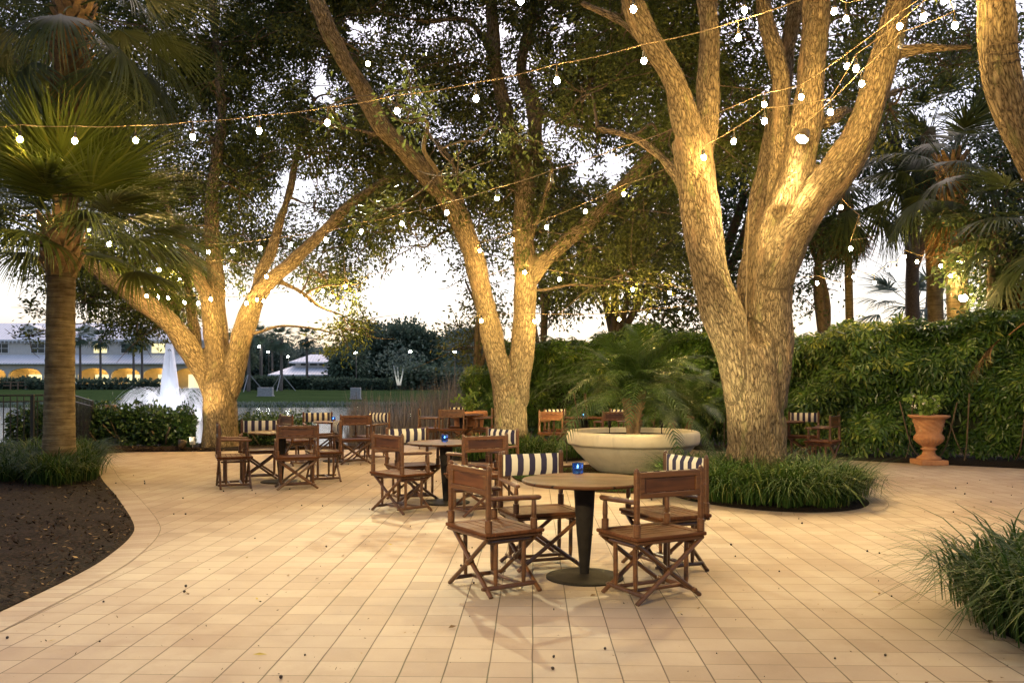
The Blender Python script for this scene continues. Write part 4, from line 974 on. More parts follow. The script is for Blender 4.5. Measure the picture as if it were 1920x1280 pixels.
hedge('hedge','tall umbrella-tree hedge closing the right side of the patio',[(-.55,24.2),(.6,22.2),(2.4,20.9),(4.4,19.5),(6.5,17.2),(8.9,15.7),(11.5,14.3),(14,13)],2.55,1.5,16500,'palmate',M['hedgeleaf'],3,.50,ln=.155,wd=.052,topvar=.12)
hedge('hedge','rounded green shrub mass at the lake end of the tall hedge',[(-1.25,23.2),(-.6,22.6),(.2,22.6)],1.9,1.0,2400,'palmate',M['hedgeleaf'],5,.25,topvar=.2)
hedge('hedge','low broad-leaved hedge left of the left oak in front of the fountain',[(-10.9,18.6),(-9.5,18.75),(-8.2,18.9),(-7.2,19.1)],.78,.75,1500,'broad',M['lowleaf'],7,.10,.11,.055,topvar=.08)
hedge('hedge','clipped low hedge right of the left oak behind the third table',[(-6.3,19.6),(-5.3,19.7),(-4.75,19.9)],.60,.7,800,'broad',M['lowleaf'],8,.05,.08,.04,topvar=.03)
# far clipped hedges on the bank
for (x0,x1,d,h,lb_) in ((-84,-66,118,1.5,'clipped hedge before the arcade of the clubhouse'),(-66,-48,116,1.3,'clipped hedge behind the fountain plume'),(-38,-31,112,1.6,'dark clipped hedge behind the propped palms'),(-33,-26,118,1.5,'pale clipped hedge below the white pavilion'),(-26,-16,112,1.3,'low grey hedge at the foot of the big round tree'),(-100,-84,118,1.5,'clipped hedge at the far left of the clubhouse')):
    hedge('clipped_hedge',lb_,[(x0,d),((x0+x1)/2,d+.3),(x1,d)],h,1.6,420,'broad',M['farleaf'],int(d),.1,.45,.25,z0=.35,topvar=.05,stems=False,group='clipped hedges across the lake')
# reeds at the shore
def reed_in(n):
    x=rng.normal(0,1,n); p=np.c_[rng.uniform(-4.6,-1.3,n),rng.uniform(22.8,29,n)]; p[:,0]=p[:,0]*p[:,1]/24; return np.c_[p,ground_z(p[:,0],p[:,1])],rng.normal(0,.4,(n,2))
tag(blades(reed_in,3000,1.75,.35,.014,M['reed'],'dry_reeds',droop=.35,segs=4),'dry grey reeds along the lake edge behind the tables','reeds',kind='stuff')
def bank_in(n):
    p=np.c_[rng.uniform(-60,-5,n),rng.uniform(70.6,74.5,n)]; return np.c_[p,ground_z(p[:,0],p[:,1])],rng.normal(0,.4,(n,2))
tag(blades(bank_in,7000,.26,.22,.07,M['farleaf_b'],'shore_grass',droop=.5,segs=2),'rough grass fringe along the far shore of the lake','shore grass',kind='stuff')
# ================================================================== tables and chairs
def make_chair():
    t=empty('patio_chair'); W2,D2=.30,.24
    mb=MB()
    for y,h in ((-D2+.035,.07),(D2-.035,.07)): mb.cbox((0,y,.437),(2*W2,h,.026),.006)
    for x in(-1,1): mb.cbox((x*(W2-.035),0,.437),(.07,2*D2-.14,.026),.006)
    for i in range(5):
        y=-D2+.07+(2*D2-.14)*(i+.5)/5; mb.cbox((0,y,.438),(2*W2-.142,(2*D2-.14)/5-.006,.018),.003)
    mb.build('seat',M['seat'],t)
    mb=MB()
    for y in(-D2+.02,D2-.02): mb.cbox((0,y,.411),(2*W2-.03,.032,.022),.007)
    for x in(-1,1): mb.cbox((x*(W2-.035),0,.411),(.032,2*D2-.075,.022),.007)
    mb.build('seat_rail',M['wood'],t)
    for x in(-1,1):
        mb=MB(); mb.tube([(0,0,.45),(0,0,.455),(0,0,.535),(0,0,.54)],[.022,.026,.026,.020],12); mb.cbox((0,0,.713),(.034,.036,.352),.006); mb.tube([(0,0,.888),(0,0,.898),(0,0,.908)],[.017,.016,.006],10)
        mb.build('back_post',M['wood'],t,loc=(x*.272,-.205,0))
        mb=MB(); mb.tube([(0,0,.45),(0,0,.455),(0,0,.525),(0,0,.53),(0,0,.56),(0,0,.62),(0,0,.655)],[.021,.025,.025,.016,.019,.017,.014],12)
        mb.build('arm_post',M['wood'],t,loc=(x*.272,.165,0),smooth=False)
        mb=MB(); mb.tube([(0,-.195,.682),(0,0,.676),(0,.205,.668),(0,.222,.668)],[.017,.019,.019,.012],12)
        mb.build('armrest',M['wood'],t,loc=(x*.272,0,0))
    mb=MB(); z0,z1=.705,.880; y=-.212
    mb.cbox((0,y,z1-.020),(.51,.022,.040),.004); mb.cbox((0,y,z0+.018),(.51,.022,.036),.004)
    for x in(-1,1): mb.cbox((x*.236,y,(z0+z1)/2-.002),(.038,.022,z1-z0-.078),.003)
    o=mb.build('backrest',M['wood'],t)
    mb=MB(); mb.cbox((0,y+.004,(z0+z1)/2-.002),(.432,.008,z1-z0-.08),.001); mb.build('back_panel',M['woodpanel'],o)
    mb=MB(); nx,nz=13,5; V=[]
    for i in range(nx):
        for k in range(nz):
            u=i/(nx-1)*2-1; w=k/(nz-1)*2-1; b_=(1-abs(u)**6)*(1-abs(w)**5); V.append((u*.248,-.198+.026*b_**.6+.002,(z0+z1)/2+.002+w*.088))
    q=[[i*nz+k,(i+1)*nz+k,(i+1)*nz+k+1,i*nz+k+1] for i in range(nx-1) for k in range(nz-1)]; mb.add(V,q)
    mb.add([(x_*.248,-.199,(z0+z1)/2+.002+w*.088) for x_,w in((-1,-1),(1,-1),(1,1),(-1,1))],[[3,2,1,0]])
    mb.build('striped_cushion',M['stripe'],t,smooth=True)
    for yy in(-.20,.20):
        for s in(-1,1):
            mb=MB(); mb.tube([(-s*.268,yy+s*.013,.405),(0,yy+s*.013,.205),(s*.278,yy+s*.013,.006)],.0165,10); mb.build('crossed_leg',M['wood'],t)
        mb=MB(); mb.cbox((0,yy,.205),(.034,.064,.040),.008); mb.build('leg_block',M['wood'],t)
    for x in(-1,1):
        mb=MB(); mb.tube([(x*.215,-.225,.055),(x*.215,-.2,.055),(x*.215,.2,.055),(x*.215,.225,.055)],[.011,.0165,.0165,.011],10); mb.build('runner',M['wood'],t)
        mb=MB(); mb.tube([(x*.225,-.185,.375),(x*.225,-.16,.375),(x*.225,.16,.375),(x*.225,.185,.375)],[.010,.016,.016,.010],10); mb.build('under_rail',M['wood'],t)
        for yy in(-.115,.115):
            mb=MB(); mb.tube([(x*.220,yy,.40),(x*.220,yy,.36),(x*.217,yy,.12),(x*.215,yy,.055)],[.014,.0165,.0165,.012],10); mb.build('upright',M['wood'],t)
    for yy in(-.06,.10):
        mb=MB(); mb.tube([(-.215,yy,.058),(.215,yy,.058)],.0145,10); mb.build('stretcher',M['wood'],t)
    return t
def make_table():
    t=empty('round_table'); mb=MB()
    mb.lathe([(0,.716),(.44,.716),(.462,.718),(.473,.724),(.476,.733),(.472,.742),(.462,.745),(0,.745)],72); mb.build('tabletop',M['tabletop'],t,smooth=False)
    mb=MB(); mb.lathe([(0,.714),(.22,.714),(.22,.702),(.085,.698),(.080,.66),(.062,.36),(.036,.055),(.036,.03)],32); mb.build('pedestal',M['iron'],t,smooth=True)
    mb=MB(); mb.lathe([(0,.034),(.05,.033),(.27,.018),(.292,.012),(.292,.0),(0,.0)],48); mb.build('base',M['iron'],t)
    return t
def make_candle():
    t=empty('candle_holder'); mb=MB(); h=.085; w=.034
    V=[]
    for z,r in((0,w*.92),(.006,w),(h,w*1.12),(h,w*1.0),(.022,w*.86)):
        for a in range(4):
            for s in(-1,1):
                an=math.pi/4+a*math.pi/2+s*.68; V.append((r*1.25*math.cos(an),r*1.25*math.sin(an),z))
    q=[[k*8+i,k*8+(i+1)%8,(k+1)*8+(i+1)%8,(k+1)*8+i] for k in range(4) for i in range(8)]
    q+= [[0,3,2,1],[0,5,4,3],[0,7,6,5],[32,33,34,35],[32,35,36,37],[32,37,38,39]]
    mb.add(V,q); mb.build('glass_cup',M['blueglass'],t)
    mb=MB(); mb.lathe([(0,.024),(.021,.024),(.021,.042),(0,.043)],20); mb.build('tealight',M['wax'],t)
    mb=MB(); mb.lathe([(0,.044),(.005,.050),(.006,.056),(.003,.066),(.0004,.074)],10); mb.build('flame',M['flame'],t)
    return t
chair0=make_chair(); table0=make_table(); candle0=make_candle(); used={'c':0,'t':0,'k':0}
def place(src,key,x,y,rz,label,cat,group,z=.0):
    o=src if not used[key] else copy_tree(src); used[key]=1
    o.location=(x,y,z); o.rotation_euler=(0,0,rz); return tag(o,label,cat,group)
tabs=[(.55,6.47,'round table nearest the camera, glossy plank top on a black tapered pedestal',(-.02,.40)),
 (-.81,10.48,'second nearest round table, left of the middle oak, candle on it',(-.02,.05)),
 (-3.43,12.66,'round table in the left group with a chair back hiding most of it',(-.05,.1)),
 (-3.25,16.0,'far round table beside the lake behind the left group',(-.10,.0)),
 (-1.12,19.4,'round table at the back by the terracotta pot and reeds',(-.1,.0)),
 (1.52,17.9,'round table against the tall hedge behind the bowl planter',(-.02,.0)),
 (5.02,16.1,'round table half hidden behind the big oak trunk',None)]
klab=['lit blue glass votive on the nearest table','lit blue glass votive on the second nearest table','lit blue glass votive on the left group table','lit blue glass votive on the table beside the lake','lit blue glass votive on the back table by the reeds','lit blue glass votive on the table against the hedge']
for i,(x,y,lb_,cd) in enumerate(tabs):
    place(table0,'t',x,y,R(-6+i*37),lb_,'table','round tables on the patio')
    if cd: place(candle0,'k',x+cd[0],y+cd[1],R(8+i*20),klab[i],'candle','blue votive candles',.7452)
CH=[(-.13,6.16,.85,.53,'wood-backed chair at the front left of the nearest table'),
 (.97,5.96,-.47,.88,'wood-backed chair at the front right of the nearest table'),
 (.23,6.94,.35,-.94,'chair showing its striped cushion at the back left of the nearest table'),
 (1.22,6.84,-.91,-.42,'striped chair partly hidden at the back right of the nearest table'),
 (-1.27,9.83,.70,.70,'wood-backed chair at the front left of the second table'),
 (-1.25,10.75,.45,-.89,'striped chair at the back left of the second table'),
 (-.40,9.66,-.50,.86,'wood-backed chair at the front right of the second table'),
 (-.27,10.65,-.70,-.70,'striped chair at the back right of the second table, near the oak'),
 (-3.93,12.05,.93,.37,'wood-backed chair seen side-on at the far left of the left group'),
 (-3.02,11.95,-.33,.94,'wood-backed chair at the front of the left group, facing away'),
 (-3.86,13.05,.25,-.97,'striped chair at the back of the left group, candle beside it'),
 (-2.84,12.85,-.93,-.36,'chair on the right of the left group, edge of its stripes showing'),
 (-3.72,16.45,.35,-.94,'striped chair at the back left of the table beside the lake'),
 (-3.85,15.3,.80,.60,'wood-backed chair at the left of the table beside the lake'),
 (-2.88,15.55,-.35,.94,'wood-backed chair at the front of the table beside the lake'),
 (-2.70,16.4,-.65,-.76,'striped chair at the back right of the table beside the lake'),
 (-1.88,19.2,.97,.05,'chair seen side-on at the left of the back table by the reeds'),
 (-1.30,18.85,.12,.99,'wood-backed chair at the front of the back table by the reeds'),
 (-1.20,20.0,.05,-1,'striped chair behind the back table by the terracotta pot'),
 (-.62,19.25,-.97,.1,'chair at the right of the back table, beside the middle oak'),
 (.90,17.45,.55,.83,'wood-backed chair left of the table against the hedge'),
 (1.05,18.55,.5,-.86,'striped chair behind the left end of the hedge table'),
 (2.00,17.35,-.35,.94,'wood-backed chair right of the table against the hedge, behind the palm'),
 (2.25,18.4,-.6,-.8,'striped chair behind the right end of the hedge table'),
 (5.62,16.45,-.35,-.94,'striped chair by the hedge just right of the big oak trunk'),
 (5.50,15.1,-.80,.60,'wood-backed chair in front of the hedge right of the big oak trunk')]
for x,y,fx,fy,lb_ in CH:
    place(chair0,'c',x,y,math.atan2(fy,fx)-math.pi/2,lb_,'chair','folding wooden chairs round the tables')

# ================================================================== bowl planter, urn, pots
t=empty('bowl_planter',(1.98,14.0,0)); tag(t,'wide cream bowl planter holding a date palm','planter')
mb=MB(); mb.lathe([(0,.0),(.50,.0),(.56,.02),(.66,.09),(.80,.22),(.92,.34),(.985,.425),(1.005,.455),(1.012,.458),(1.022,.468),(1.055,.47),(1.075,.50),(1.085,.57),(1.084,.63),(1.07,.668),(1.04,.685),(1.0,.685),(.975,.665),(.955,.60),(.9,.56)],96); mb.build('bowl',M['planter'],t,smooth=True)
mb=MB(); mb.lathe([(0,.625),(.5,.62),(.96,.60)],48); mb.build('soil',M['mulch'],t)
mb=MB(); a=R(-62); ca,sa=math.cos(a),math.sin(a); mb.tube(catmull([(ca*.99,sa*.99,.66),(ca*1.045,sa*1.045,.695),(ca*1.092,sa*1.092,.64),(ca*1.085+.02,sa*1.09,.54),(ca*1.02-.03,sa*1.03,.44),(ca*.93-.06,sa*.95,.33),(ca*.82-.09,sa*.86,.22)],5),.006,5); mb.build('power_cord',M['boxgrey'],t)
for k,(x,y) in enumerate(((-.42,-.35),(.42,-.30))):
    tt=empty('garden_spotlight',(1.98+x,14+y,.61)); tag(tt,('black spotlight on a stake at the left in the bowl planter','black spotlight on a stake at the right in the bowl planter')[k],'spotlight','spotlights in the bowl planter')
    mb=MB(); mb.tube([(0,0,0),(0,0,.16)],.008,6); mb.build('stake',M['iron'],tt); mb=MB(); mb.tube([(0,-.03,.16),(0,.05,.24)],[.03,.026],10); mb.build('head',M['iron'],tt)
t=empty('terracotta_urn',(7.5,15.35,0)); tag(t,'tall carved terracotta urn on a square plinth before the hedge','urn')
flu=lambda a,z: np.where((z>.34)&(z<.52),.020*np.abs(np.sin(a*11))*np.sin((z-.34)/.18*math.pi),0)+np.where((z>.57)&(z<.80),.017*(np.sin(a*7+z*30)*np.sin(z*45+a*3)),0)
zz=np.linspace(0,1,60)
prof=[(0,.09),(.20,.09),(.205,.12),(.17,.15),(.125,.17),(.105,.21),(.10,.255),(.135,.27),(.135,.29),(.105,.30),(.115,.325)]+[(.115+.135*math.sin((z-.325)/.2*math.pi/2)**.8,z) for z in np.linspace(.34,.50,9)]+[(.235,.525),(.215,.545),(.212,.565)]+[(.212+.052*((z-.57)/.24)**1.5,z) for z in np.linspace(.57,.81,14)]+[(.285,.825),(.335,.845),(.35,.865),(.345,.885),(.30,.89),(.265,.87),(.25,.80),(.0,.80)]
mb=MB(); mb.lathe(prof,88,mod=flu); mb.build('vase',M['terracotta'],t,smooth=True)
mb=MB(); mb.cbox((0,0,.046),(.48,.48,.092),.012); mb.build('plinth',M['terracotta'],t)
def sprig(name,label,loc,n,h,seed,spread=.25,petals=6,dirs=None,leaf=(.085,.06)):
    tt=empty(name,loc); tag(tt,label,'plant'); g=np.random.default_rng(seed); mb=MB(); lb=MB(); pb=MB()
    for i in range(n):
        a=g.uniform(0,6.28) if dirs is None else dirs[i%len(dirs)]+g.normal(0,.25); e=np.array([math.cos(a)*spread*g.uniform(.3,1.2),math.sin(a)*spread*g.uniform(.3,1.2),h*g.uniform(.5,1.1)])
        p=catmull([(0,0,0),(e[0]*.3,e[1]*.3,e[2]*.7),tuple(e)],5); mb.tube(p,np.linspace(.005,.002,len(p)),5)
        k=14; tpos=p[g.integers(3,len(p),k)]+g.normal(0,.03,(k,3)); leaf_cards(lb,tpos,np.array([0,0,1.]),leaf[0],leaf[1],fold=True)
        if i<petals:
            k=8; leaf_cards(pb,np.repeat(e[None],k,0)+g.normal(0,.01,(k,3)),np.array([0,-1,1.]),.035,.03,fold=False)
    mb.build('stalks',M['urnleaf'],tt); lb.build('leaves',M['urnleaf'],tt)
    if petals: pb.build('flowers',M['petal'],tt)
sprig('flowering_plant','sparse flowering plant trailing from the terracotta urn',(7.5,15.35,.80),14,.46,5,.34,7,[1.6,2.6,0.0,-.1,3.0],(.10,.075))
t=empty('terracotta_pot',(-1.02,20.15,0)); tag(t,'wide rimmed terracotta pot on the back edge behind the reeds table','pot')
mb=MB(); mb.lathe([(0,0),(.24,0),(.28,.10),(.34,.45),(.36,.62),(.43,.63),(.45,.72),(.43,.80),(.38,.80),(.36,.70),(0,.68)],40); mb.build('vase',M['terracotta'],t,smooth=True)
sprig('potted_shrub','leafy shrub growing in the wide terracotta pot',(-1.02,20.15,.68),16,.55,9,.32,0)

# ================================================================== fence, posts, fixtures
t=empty('metal_fence',(0,0,0)); tag(t,'black metal picket fence behind the left palm','fence')
A=np.array([-10.9,15.7,0]); Bp=np.array([-8.9,17.3,0]); C=np.array([-9.3,18.9,0])
def run(p,q,zt0,zt1,n,post):
    rail=MB()
    for dz in(0,-.12,-1.0): rail.tube([p+[0,0,zt0+dz],q+[0,0,zt1+dz]],.018 if dz==0 else .014,6)
    rail.build('rail',M['fence'],t)
    for i in range(n):
        f=(i+.5)/n; c=p*(1-f)+q*f; zt=zt0*(1-f)+zt1*f; mb=MB(); mb.cbox((c[0],c[1],zt-.56),(.016,.016,1.08),.002); mb.build('picket',M['fence'],t)
    for f in post:
        c=p*(1-f)+q*f; zt=zt0*(1-f)+zt1*f; mb=MB(); mb.cbox((c[0],c[1],zt/2-.1),(.055,.055,zt+.24),.006); mb.build('post',M['fence'],t)
run(A,Bp,1.22,1.22,22,(.0,.36,.72,1.0)); run(Bp,C,1.21,1.06,14,(1.0,))
t=empty('wooden_post_box',P(201,830,20.6)*[1,1,0]); tag(t,'tan board panel on posts between fence and fountain','panel')
mb=MB(); mb.cbox((0,0,.62),(.42,.10,.62),.01); mb.build('panel',M['poolwood'],t)
for x in(-.28,.24):
    mb=MB(); mb.cbox((x,.03,.10),(.07,.07,1.5),.006); mb.build('post',M['poolwood'],t)
def spot_light(name,loc,target,energy,color,size,label,blend=.6,lens='lens',rad=.07,scale=1.0,cat='spotlight',stake=True,soft=.06):
    loc=Vector(loc); d=(Vector(target)-loc).normalized(); t=empty(name,loc); tag(t,label,cat)
    q=d.to_track_quat('Z','Y'); Mx=np.array(q.to_matrix())
    mb=MB(); mb.lathe([(0,-.16*scale),(rad*.7,-.16*scale),(rad,-.05*scale),(rad*1.05,.0),(rad*.95,.0),(rad*.9,-.018*scale)],20); 
    mb.v[0]=mb.v[0]@Mx.T; mb.build('housing',M['bronze'],t,smooth=True)
    mb=MB(); mb.lathe([(0,-.012*scale),(rad*.9,-.018*scale)],20); mb.v[0]=mb.v[0]@Mx.T; mb.build('lens',M[lens],t)
    mb=MB()
    if stake: mb.tube([(0,0,-.02),(0,0,-max(.06,loc.z))],.01,6)
    else: mb.tube([(-d*rad*.5),(-d*rad*.5-Vector((0,0,.0))+Vector((.0,.18,.02)))],.012,6)
    mb.build('bracket',M['bronze'],t)
    l=bpy.data.lights.new(name,'SPOT'); l.energy=energy; l.color=color; l.spot_size=R(size); l.spot_blend=blend; l.shadow_soft_size=soft
    lo_=bpy.data.objects.new(name+'_light',l); col.objects.link(lo_); lo_.parent=t; lo_.location=d*.03; lo_.rotation_euler=(-d).to_track_quat('Z','Y').to_euler()
    return t
WARM=(1,.66,.24); PALE=(1,.84,.42)
spot_light('garden_spotlight',P(343,826,18.2),P(395,640,19.2),240,WARM,75,'white-glowing spotlight at the hedge foot left of the left oak',rad=.09)
t=empty('junction_box',P(361,826,18.3)); tag(t,'grey electrical box on a post beside the hedge spotlight','box'); mb=MB(); mb.cbox((0,0,0),(.11,.07,.17),.01); mb.build('housing',M['boxgrey'],t); mb=MB(); mb.tube([(0,0,-.085),(0,0,-.28)],.012,6); mb.build('stake',M['boxgrey'],t)
spot_light('garden_spotlight',(1.0,15.6,.45),P(970,690,17.9),230,PALE,70,'spotlight buried in glowing grass right of the middle oak',rad=.07)
spot_light('garden_spotlight',(1.75,10.7,.30),P(1375,700,12.0),420,PALE,48,'spotlight low in the turf left of the big oak',rad=.06)
spot_light('tree_floodlight',P(1503,262,11.75),(1.3,9.5,0),520,(1,.74,.30),110,'large glaring floodlight fixed in the fork of the big oak',rad=.09,scale=1.0,stake=False,soft=.10)
spot_light('tree_floodlight',P(690,120,16.4),(1.1,4.4,0),2150,(1,.96,.62),48,'small floodlight high on the left limb of the middle oak',rad=.05,stake=False,lens='lens',soft=.05)
spot_light('tree_floodlight',(-3.95,-1.8,4.5),(2.4,13,1.2),3300,(1,.78,.40),50,'unseen fill floodlight added on the oak behind the viewpoint',blend=1,rad=.10,stake=False,soft=.08)  # added out of view to brighten the planter and chair backs
spot_light('tree_floodlight',P(1800,492,19.6),P(1790,700,19.3),200,WARM,140,'glaring lamp on the lit palm trunk behind the right hedge',rad=.12,stake=False)
spot_light('tree_floodlight',P(1806,559,19.6),P(1780,640,17),200,WARM,140,'lower lamp on the lit palm trunk just above the right hedge',rad=.10,stake=False)

# ================================================================== string lights
def bulb_mesh():
    mb=MB(); mb.lathe([(0,-.098),(.014,-.096),(.026,-.085),(.032,-.068),(.031,-.052),(.023,-.034),(.014,-.022),(.012,-.015)],10); return mb
BM=bulb_mesh(); bt=BM.build('bulb',M['bulb'],smooth=True); bdata=bt.data; bpy.data.objects.remove(bt)
bt=BM.build('bulb',M['clearglass'],smooth=True); bdark=bt.data; bpy.data.objects.remove(bt)
mb=MB(); mb.lathe([(0,.045),(.013,.045),(.017,.01),(.021,-.004),(.021,-.034),(0,-.035)],8); so_=mb.build('socket',M['socket']); sdata=so_.data; bpy.data.objects.remove(so_)
def string(label,bulbs,d0,d1,unlit=(),ends=None,drop=.07,big=1.0):
    t=empty('string_light',(0,0,0)); tag(t,label,'string lights','festoon strings across the patio')
    n=len(bulbs); A_=[]
    for i,(px,py) in enumerate(bulbs):
        d=d0+(d1-d0)*i/max(1,n-1); p=P(px,py,d); p[2]+=.065*big
        o=bpy.data.objects.new('bulb',bdark if i in unlit else bdata); col.objects.link(o); o.parent=t; o.location=p; o.scale=(big,)*3; o.rotation_euler=(rng.normal(0,.06),rng.normal(0,.06),0)
        s=bpy.data.objects.new('socket',sdata); col.objects.link(s); s.parent=o
        A_.append(p+np.array([0,0,.03*big+drop]))
    if ends:
        if ends[0] is not None: A_.insert(0,P(*ends[0]))
        if ends[1] is not None: A_.append(P(*ends[1]))
    A_=np.array(A_); path=[]
    for i in range(len(A_)-1):
        for k in range(5): 
            f=k/5; c=A_[i]*(1-f)+A_[i+1]*f; c[2]-=.02*4*f*(1-f)*np.linalg.norm(A_[i+1]-A_[i]); path.append(c)
    path.append(A_[-1]); mb=MB(); mb.tube(np.array(path),.0068,5)
    s0=1 if ends and ends[0] is not None else 0
    for i in range(n): mb.tube([A_[i+s0],A_[i+s0]-np.array([0,0,drop+.01])],.004,4)
    mb.build('cable',M['wire'],t,smooth=True)
string('long front string of large bulbs from the left palm up to the big oak',[(38,262),(141,265),(254,264),(361,257),(486,246),(614,231),(744,209),(892,186),(1044,152),(1207,115),(1384,72)],11,9.6,ends=((-70,240,11.3),(1560,-25,9)),drop=.10)
string('nearest string along the top edge, bulbs before the big oak limbs',[(975,2),(1188,18),(1395,20),(1565,22),(1586,36)],8.6,10.2,ends=((820,-60,8.2),(1720,-30,10.4)),drop=.10)
string('long string rising from the left oak across the middle to the big oak',[(390,473),(437,471),(488,466),(545,459),(611,450),(678,435),(753,420),(837,399),(931,372),(1035,340),(1155,300),(1284,255),(1433,197),(1502,183),(1588,125),(1687,50)],16.5,10.2,unlit=(9,),ends=(None,(1760,-30,9.8)))
string('short string crossing in front of the big oak upper limbs',[(1319,296),(1376,266),(1433,228),(1557,211),(1605,130),(1730,33)],11.4,9.0,ends=((1300,300,11.7),(1800,-30,8.7)))
string('string from the big oak fork up to the leaning trunk',[(1615,158),(1688,88),(1790,50),(1770,2)],10.5,8.4,unlit=(1,),ends=((1500,240,11.4),(1900,-40,8.2)))
string('level row of bulbs above the date palm, right of the middle oak',[(903,602),(1003,603),(1057,603),(1110,603),(1161,599),(1218,593),(1275,588)],17.2,18.4,ends=((880,600,17.2),(1335,570,18.5)))
string('row of bulbs through the middle oak towards the hedge, higher of two',[(940,523),(984,511),(1049,524),(1186,543),(1255,549)],17.2,17.6,ends=((900,520,17.3),(1330,545,17.6)))
string('string climbing from the middle oak stem along its right limb',[(900,470),(961,450),(1025,426),(1098,397),(1170,364)],17.0,15.0,ends=((880,480,17.2),(1260,310,14)))
string('row of bulbs across the front of the left oak limbs',[(275,555),(297,557),(315,559),(346,567),(372,569),(395,561),(429,571),(462,569),(482,562),(495,565)],17.8,18.6,ends=((180,530,17.6),(540,545,18.8)))
string('farther row of bulbs behind the left oak stems',[(321,519),(337,525),(352,532),(400,571),(421,542),(467,545),(509,546)],20.5,21.5,ends=((290,495,20.4),(560,530,21.8)))
string('short sloping string from the left palm fronds to the left oak',[(77,420),(165,433),(205,458),(298,506),(422,502),(500,519)],13.2,18.2,ends=((20,405,12.9),(560,505,18.6)))
string('cluster string of small bulbs right of the left oak over the lake gap',[(567,552),(574,559),(587,569),(605,546),(622,556),(630,575),(648,537),(671,553),(690,528)],20.5,19.5,ends=((530,540,20.6),(760,500,19)))
string('sagging string of bulbs in the sky gap above the right hedge',[(1532,531),(1576,544),(1601,519),(1639,530),(1665,506),(1681,504),(1696,482),(1720,491),(1764,499),(1782,518),(1812,495)],18.0,19.0,unlit=(),ends=((1480,520,17.8),(1850,480,19)))
string('short string right of the big oak trunk descending to the palm skirt',[(1530,420),(1577,389),(1611,421),(1595,467)],13.5,15,unlit=(2,),ends=((1505,395,12.5),(1650,440,15.4)))

# two unseen strings added for fill light, above and behind the viewpoint
def world_string(label,a,b,n):
    a=np.array(a,float); b=np.array(b,float); t=empty('string_light',(0,0,0)); tag(t,label,'string lights','festoon strings across the patio'); mb=MB()
    pts=[a*(1-f)+b*f-np.array([0,0,.9*f*(1-f)*2]) for f in np.linspace(0,1,n*3+1)]; mb.tube(np.array(pts),.0052,5)
    for i in range(n):
        p=pts[i*3+1]-np.array([0,0,.17]); o=bpy.data.objects.new('bulb',bdata); col.objects.link(o); o.parent=t; o.location=p
        s=bpy.data.objects.new('socket',sdata); col.objects.link(s); s.parent=o; mb.tube([p+[0,0,.03],p+[0,0,.17]],.004,4)
    mb.build('cable',M['wire'],t,smooth=True)
world_string('unseen fill string added overhead from the big oak back over the viewpoint',(5.6,8.3,5.6),(-5.5,-3.5,5.4),6)
world_string('unseen fill string added overhead from the left palm back behind the viewpoint',(-6.9,9.0,6.2),(5.5,-4.5,5.4),6)

# ================================================================== fountain
t=empty('fountain',P(318,0,45)*[1,1,0]+[0,0,-.62]); tag(t,'tall white fountain spraying from the lake','fountain')
def jets(b,n,vh,vz,az,azs,w,sp=.06):
    g=rng; a=az+g.normal(0,azs,n); h=vh*g.uniform(1-sp*4,1+sp*4,n); z=vz*g.uniform(.72,1.03,n)
    m=16; T=2*z/9.8; V=[]
    s=np.stack([np.ones(n),np.zeros(n),np.zeros(n)],-1)
    for k in range(m+1):
        tt=T*(k/m); c=np.stack([np.cos(a)*h*tt,np.sin(a)*h*tt,z*tt-4.9*tt*tt],-1); ww=w*(.35+.9*k/m)
        V+=[c-s*ww,c+s*ww]
    V=np.stack(V,1); i0=np.arange(n)[:,None]*(2*m+2)
    b.add(V.reshape(-1,3),np.concatenate([np.stack([i0[:,0]+2*k,i0[:,0]+2*k+1,i0[:,0]+2*k+3,i0[:,0]+2*k+2],-1) for k in range(m)]))
def plume(b,n,hm,vz,w):
    f=rng.uniform(0,1,n)**.7; h=hm*f; a=rng.uniform(0,6.283,n); z=vz*(1.03-.34*f**1.4)*rng.uniform(.86,1.03,n); m=18; T=2*z/9.8; V=[]
    s=np.stack([np.ones(n),np.zeros(n),np.zeros(n)],-1)
    for k in range(m+1):
        tt=T*(k/m); c=np.stack([np.cos(a)*h*tt,np.sin(a)*h*tt,z*tt-4.9*tt*tt],-1); ww=w*(.35+.8*k/m); V+=[c-s*ww,c+s*ww]
    V=np.stack(V,1); i0=np.arange(n)[:,None]*(2*m+2)
    b.add(V.reshape(-1,3),np.concatenate([np.stack([i0[:,0]+2*k,i0[:,0]+2*k+1,i0[:,0]+2*k+3,i0[:,0]+2*k+2],-1) for k in range(m)]))
b=MB(); plume(b,1300,.45,9.35,.013); b.build('center_jet',M['spray'],t)
for k in range(9):
    b=MB(); jets(b,64,2.45,5.9,k*2*math.pi/9+.25,.12,.008,.04); b.build('side_jet',M['spray'],t)
for k in range(3):  # unseen spotlights added to whiten the spray
    l=bpy.data.lights.new('fountain_light','SPOT'); l.energy=280; l.color=(.92,.95,1); l.spot_size=R(70); l.shadow_soft_size=.15; q=bpy.data.objects.new('fountain_light',l); col.objects.link(q); q.parent=t; a=R(-90+(k-1)*55); q.location=(2.6*math.cos(a),2.6*math.sin(a),.12); q.rotation_euler=(Vector(q.location)-Vector((0,0,2.0))).to_track_quat('Z','Y').to_euler()
mb=MB(); mb.lathe([(0,.05),(.5,.05),(.55,.0),(.55,-.2)],24); mb.build('float_ring',M['iron'],t)

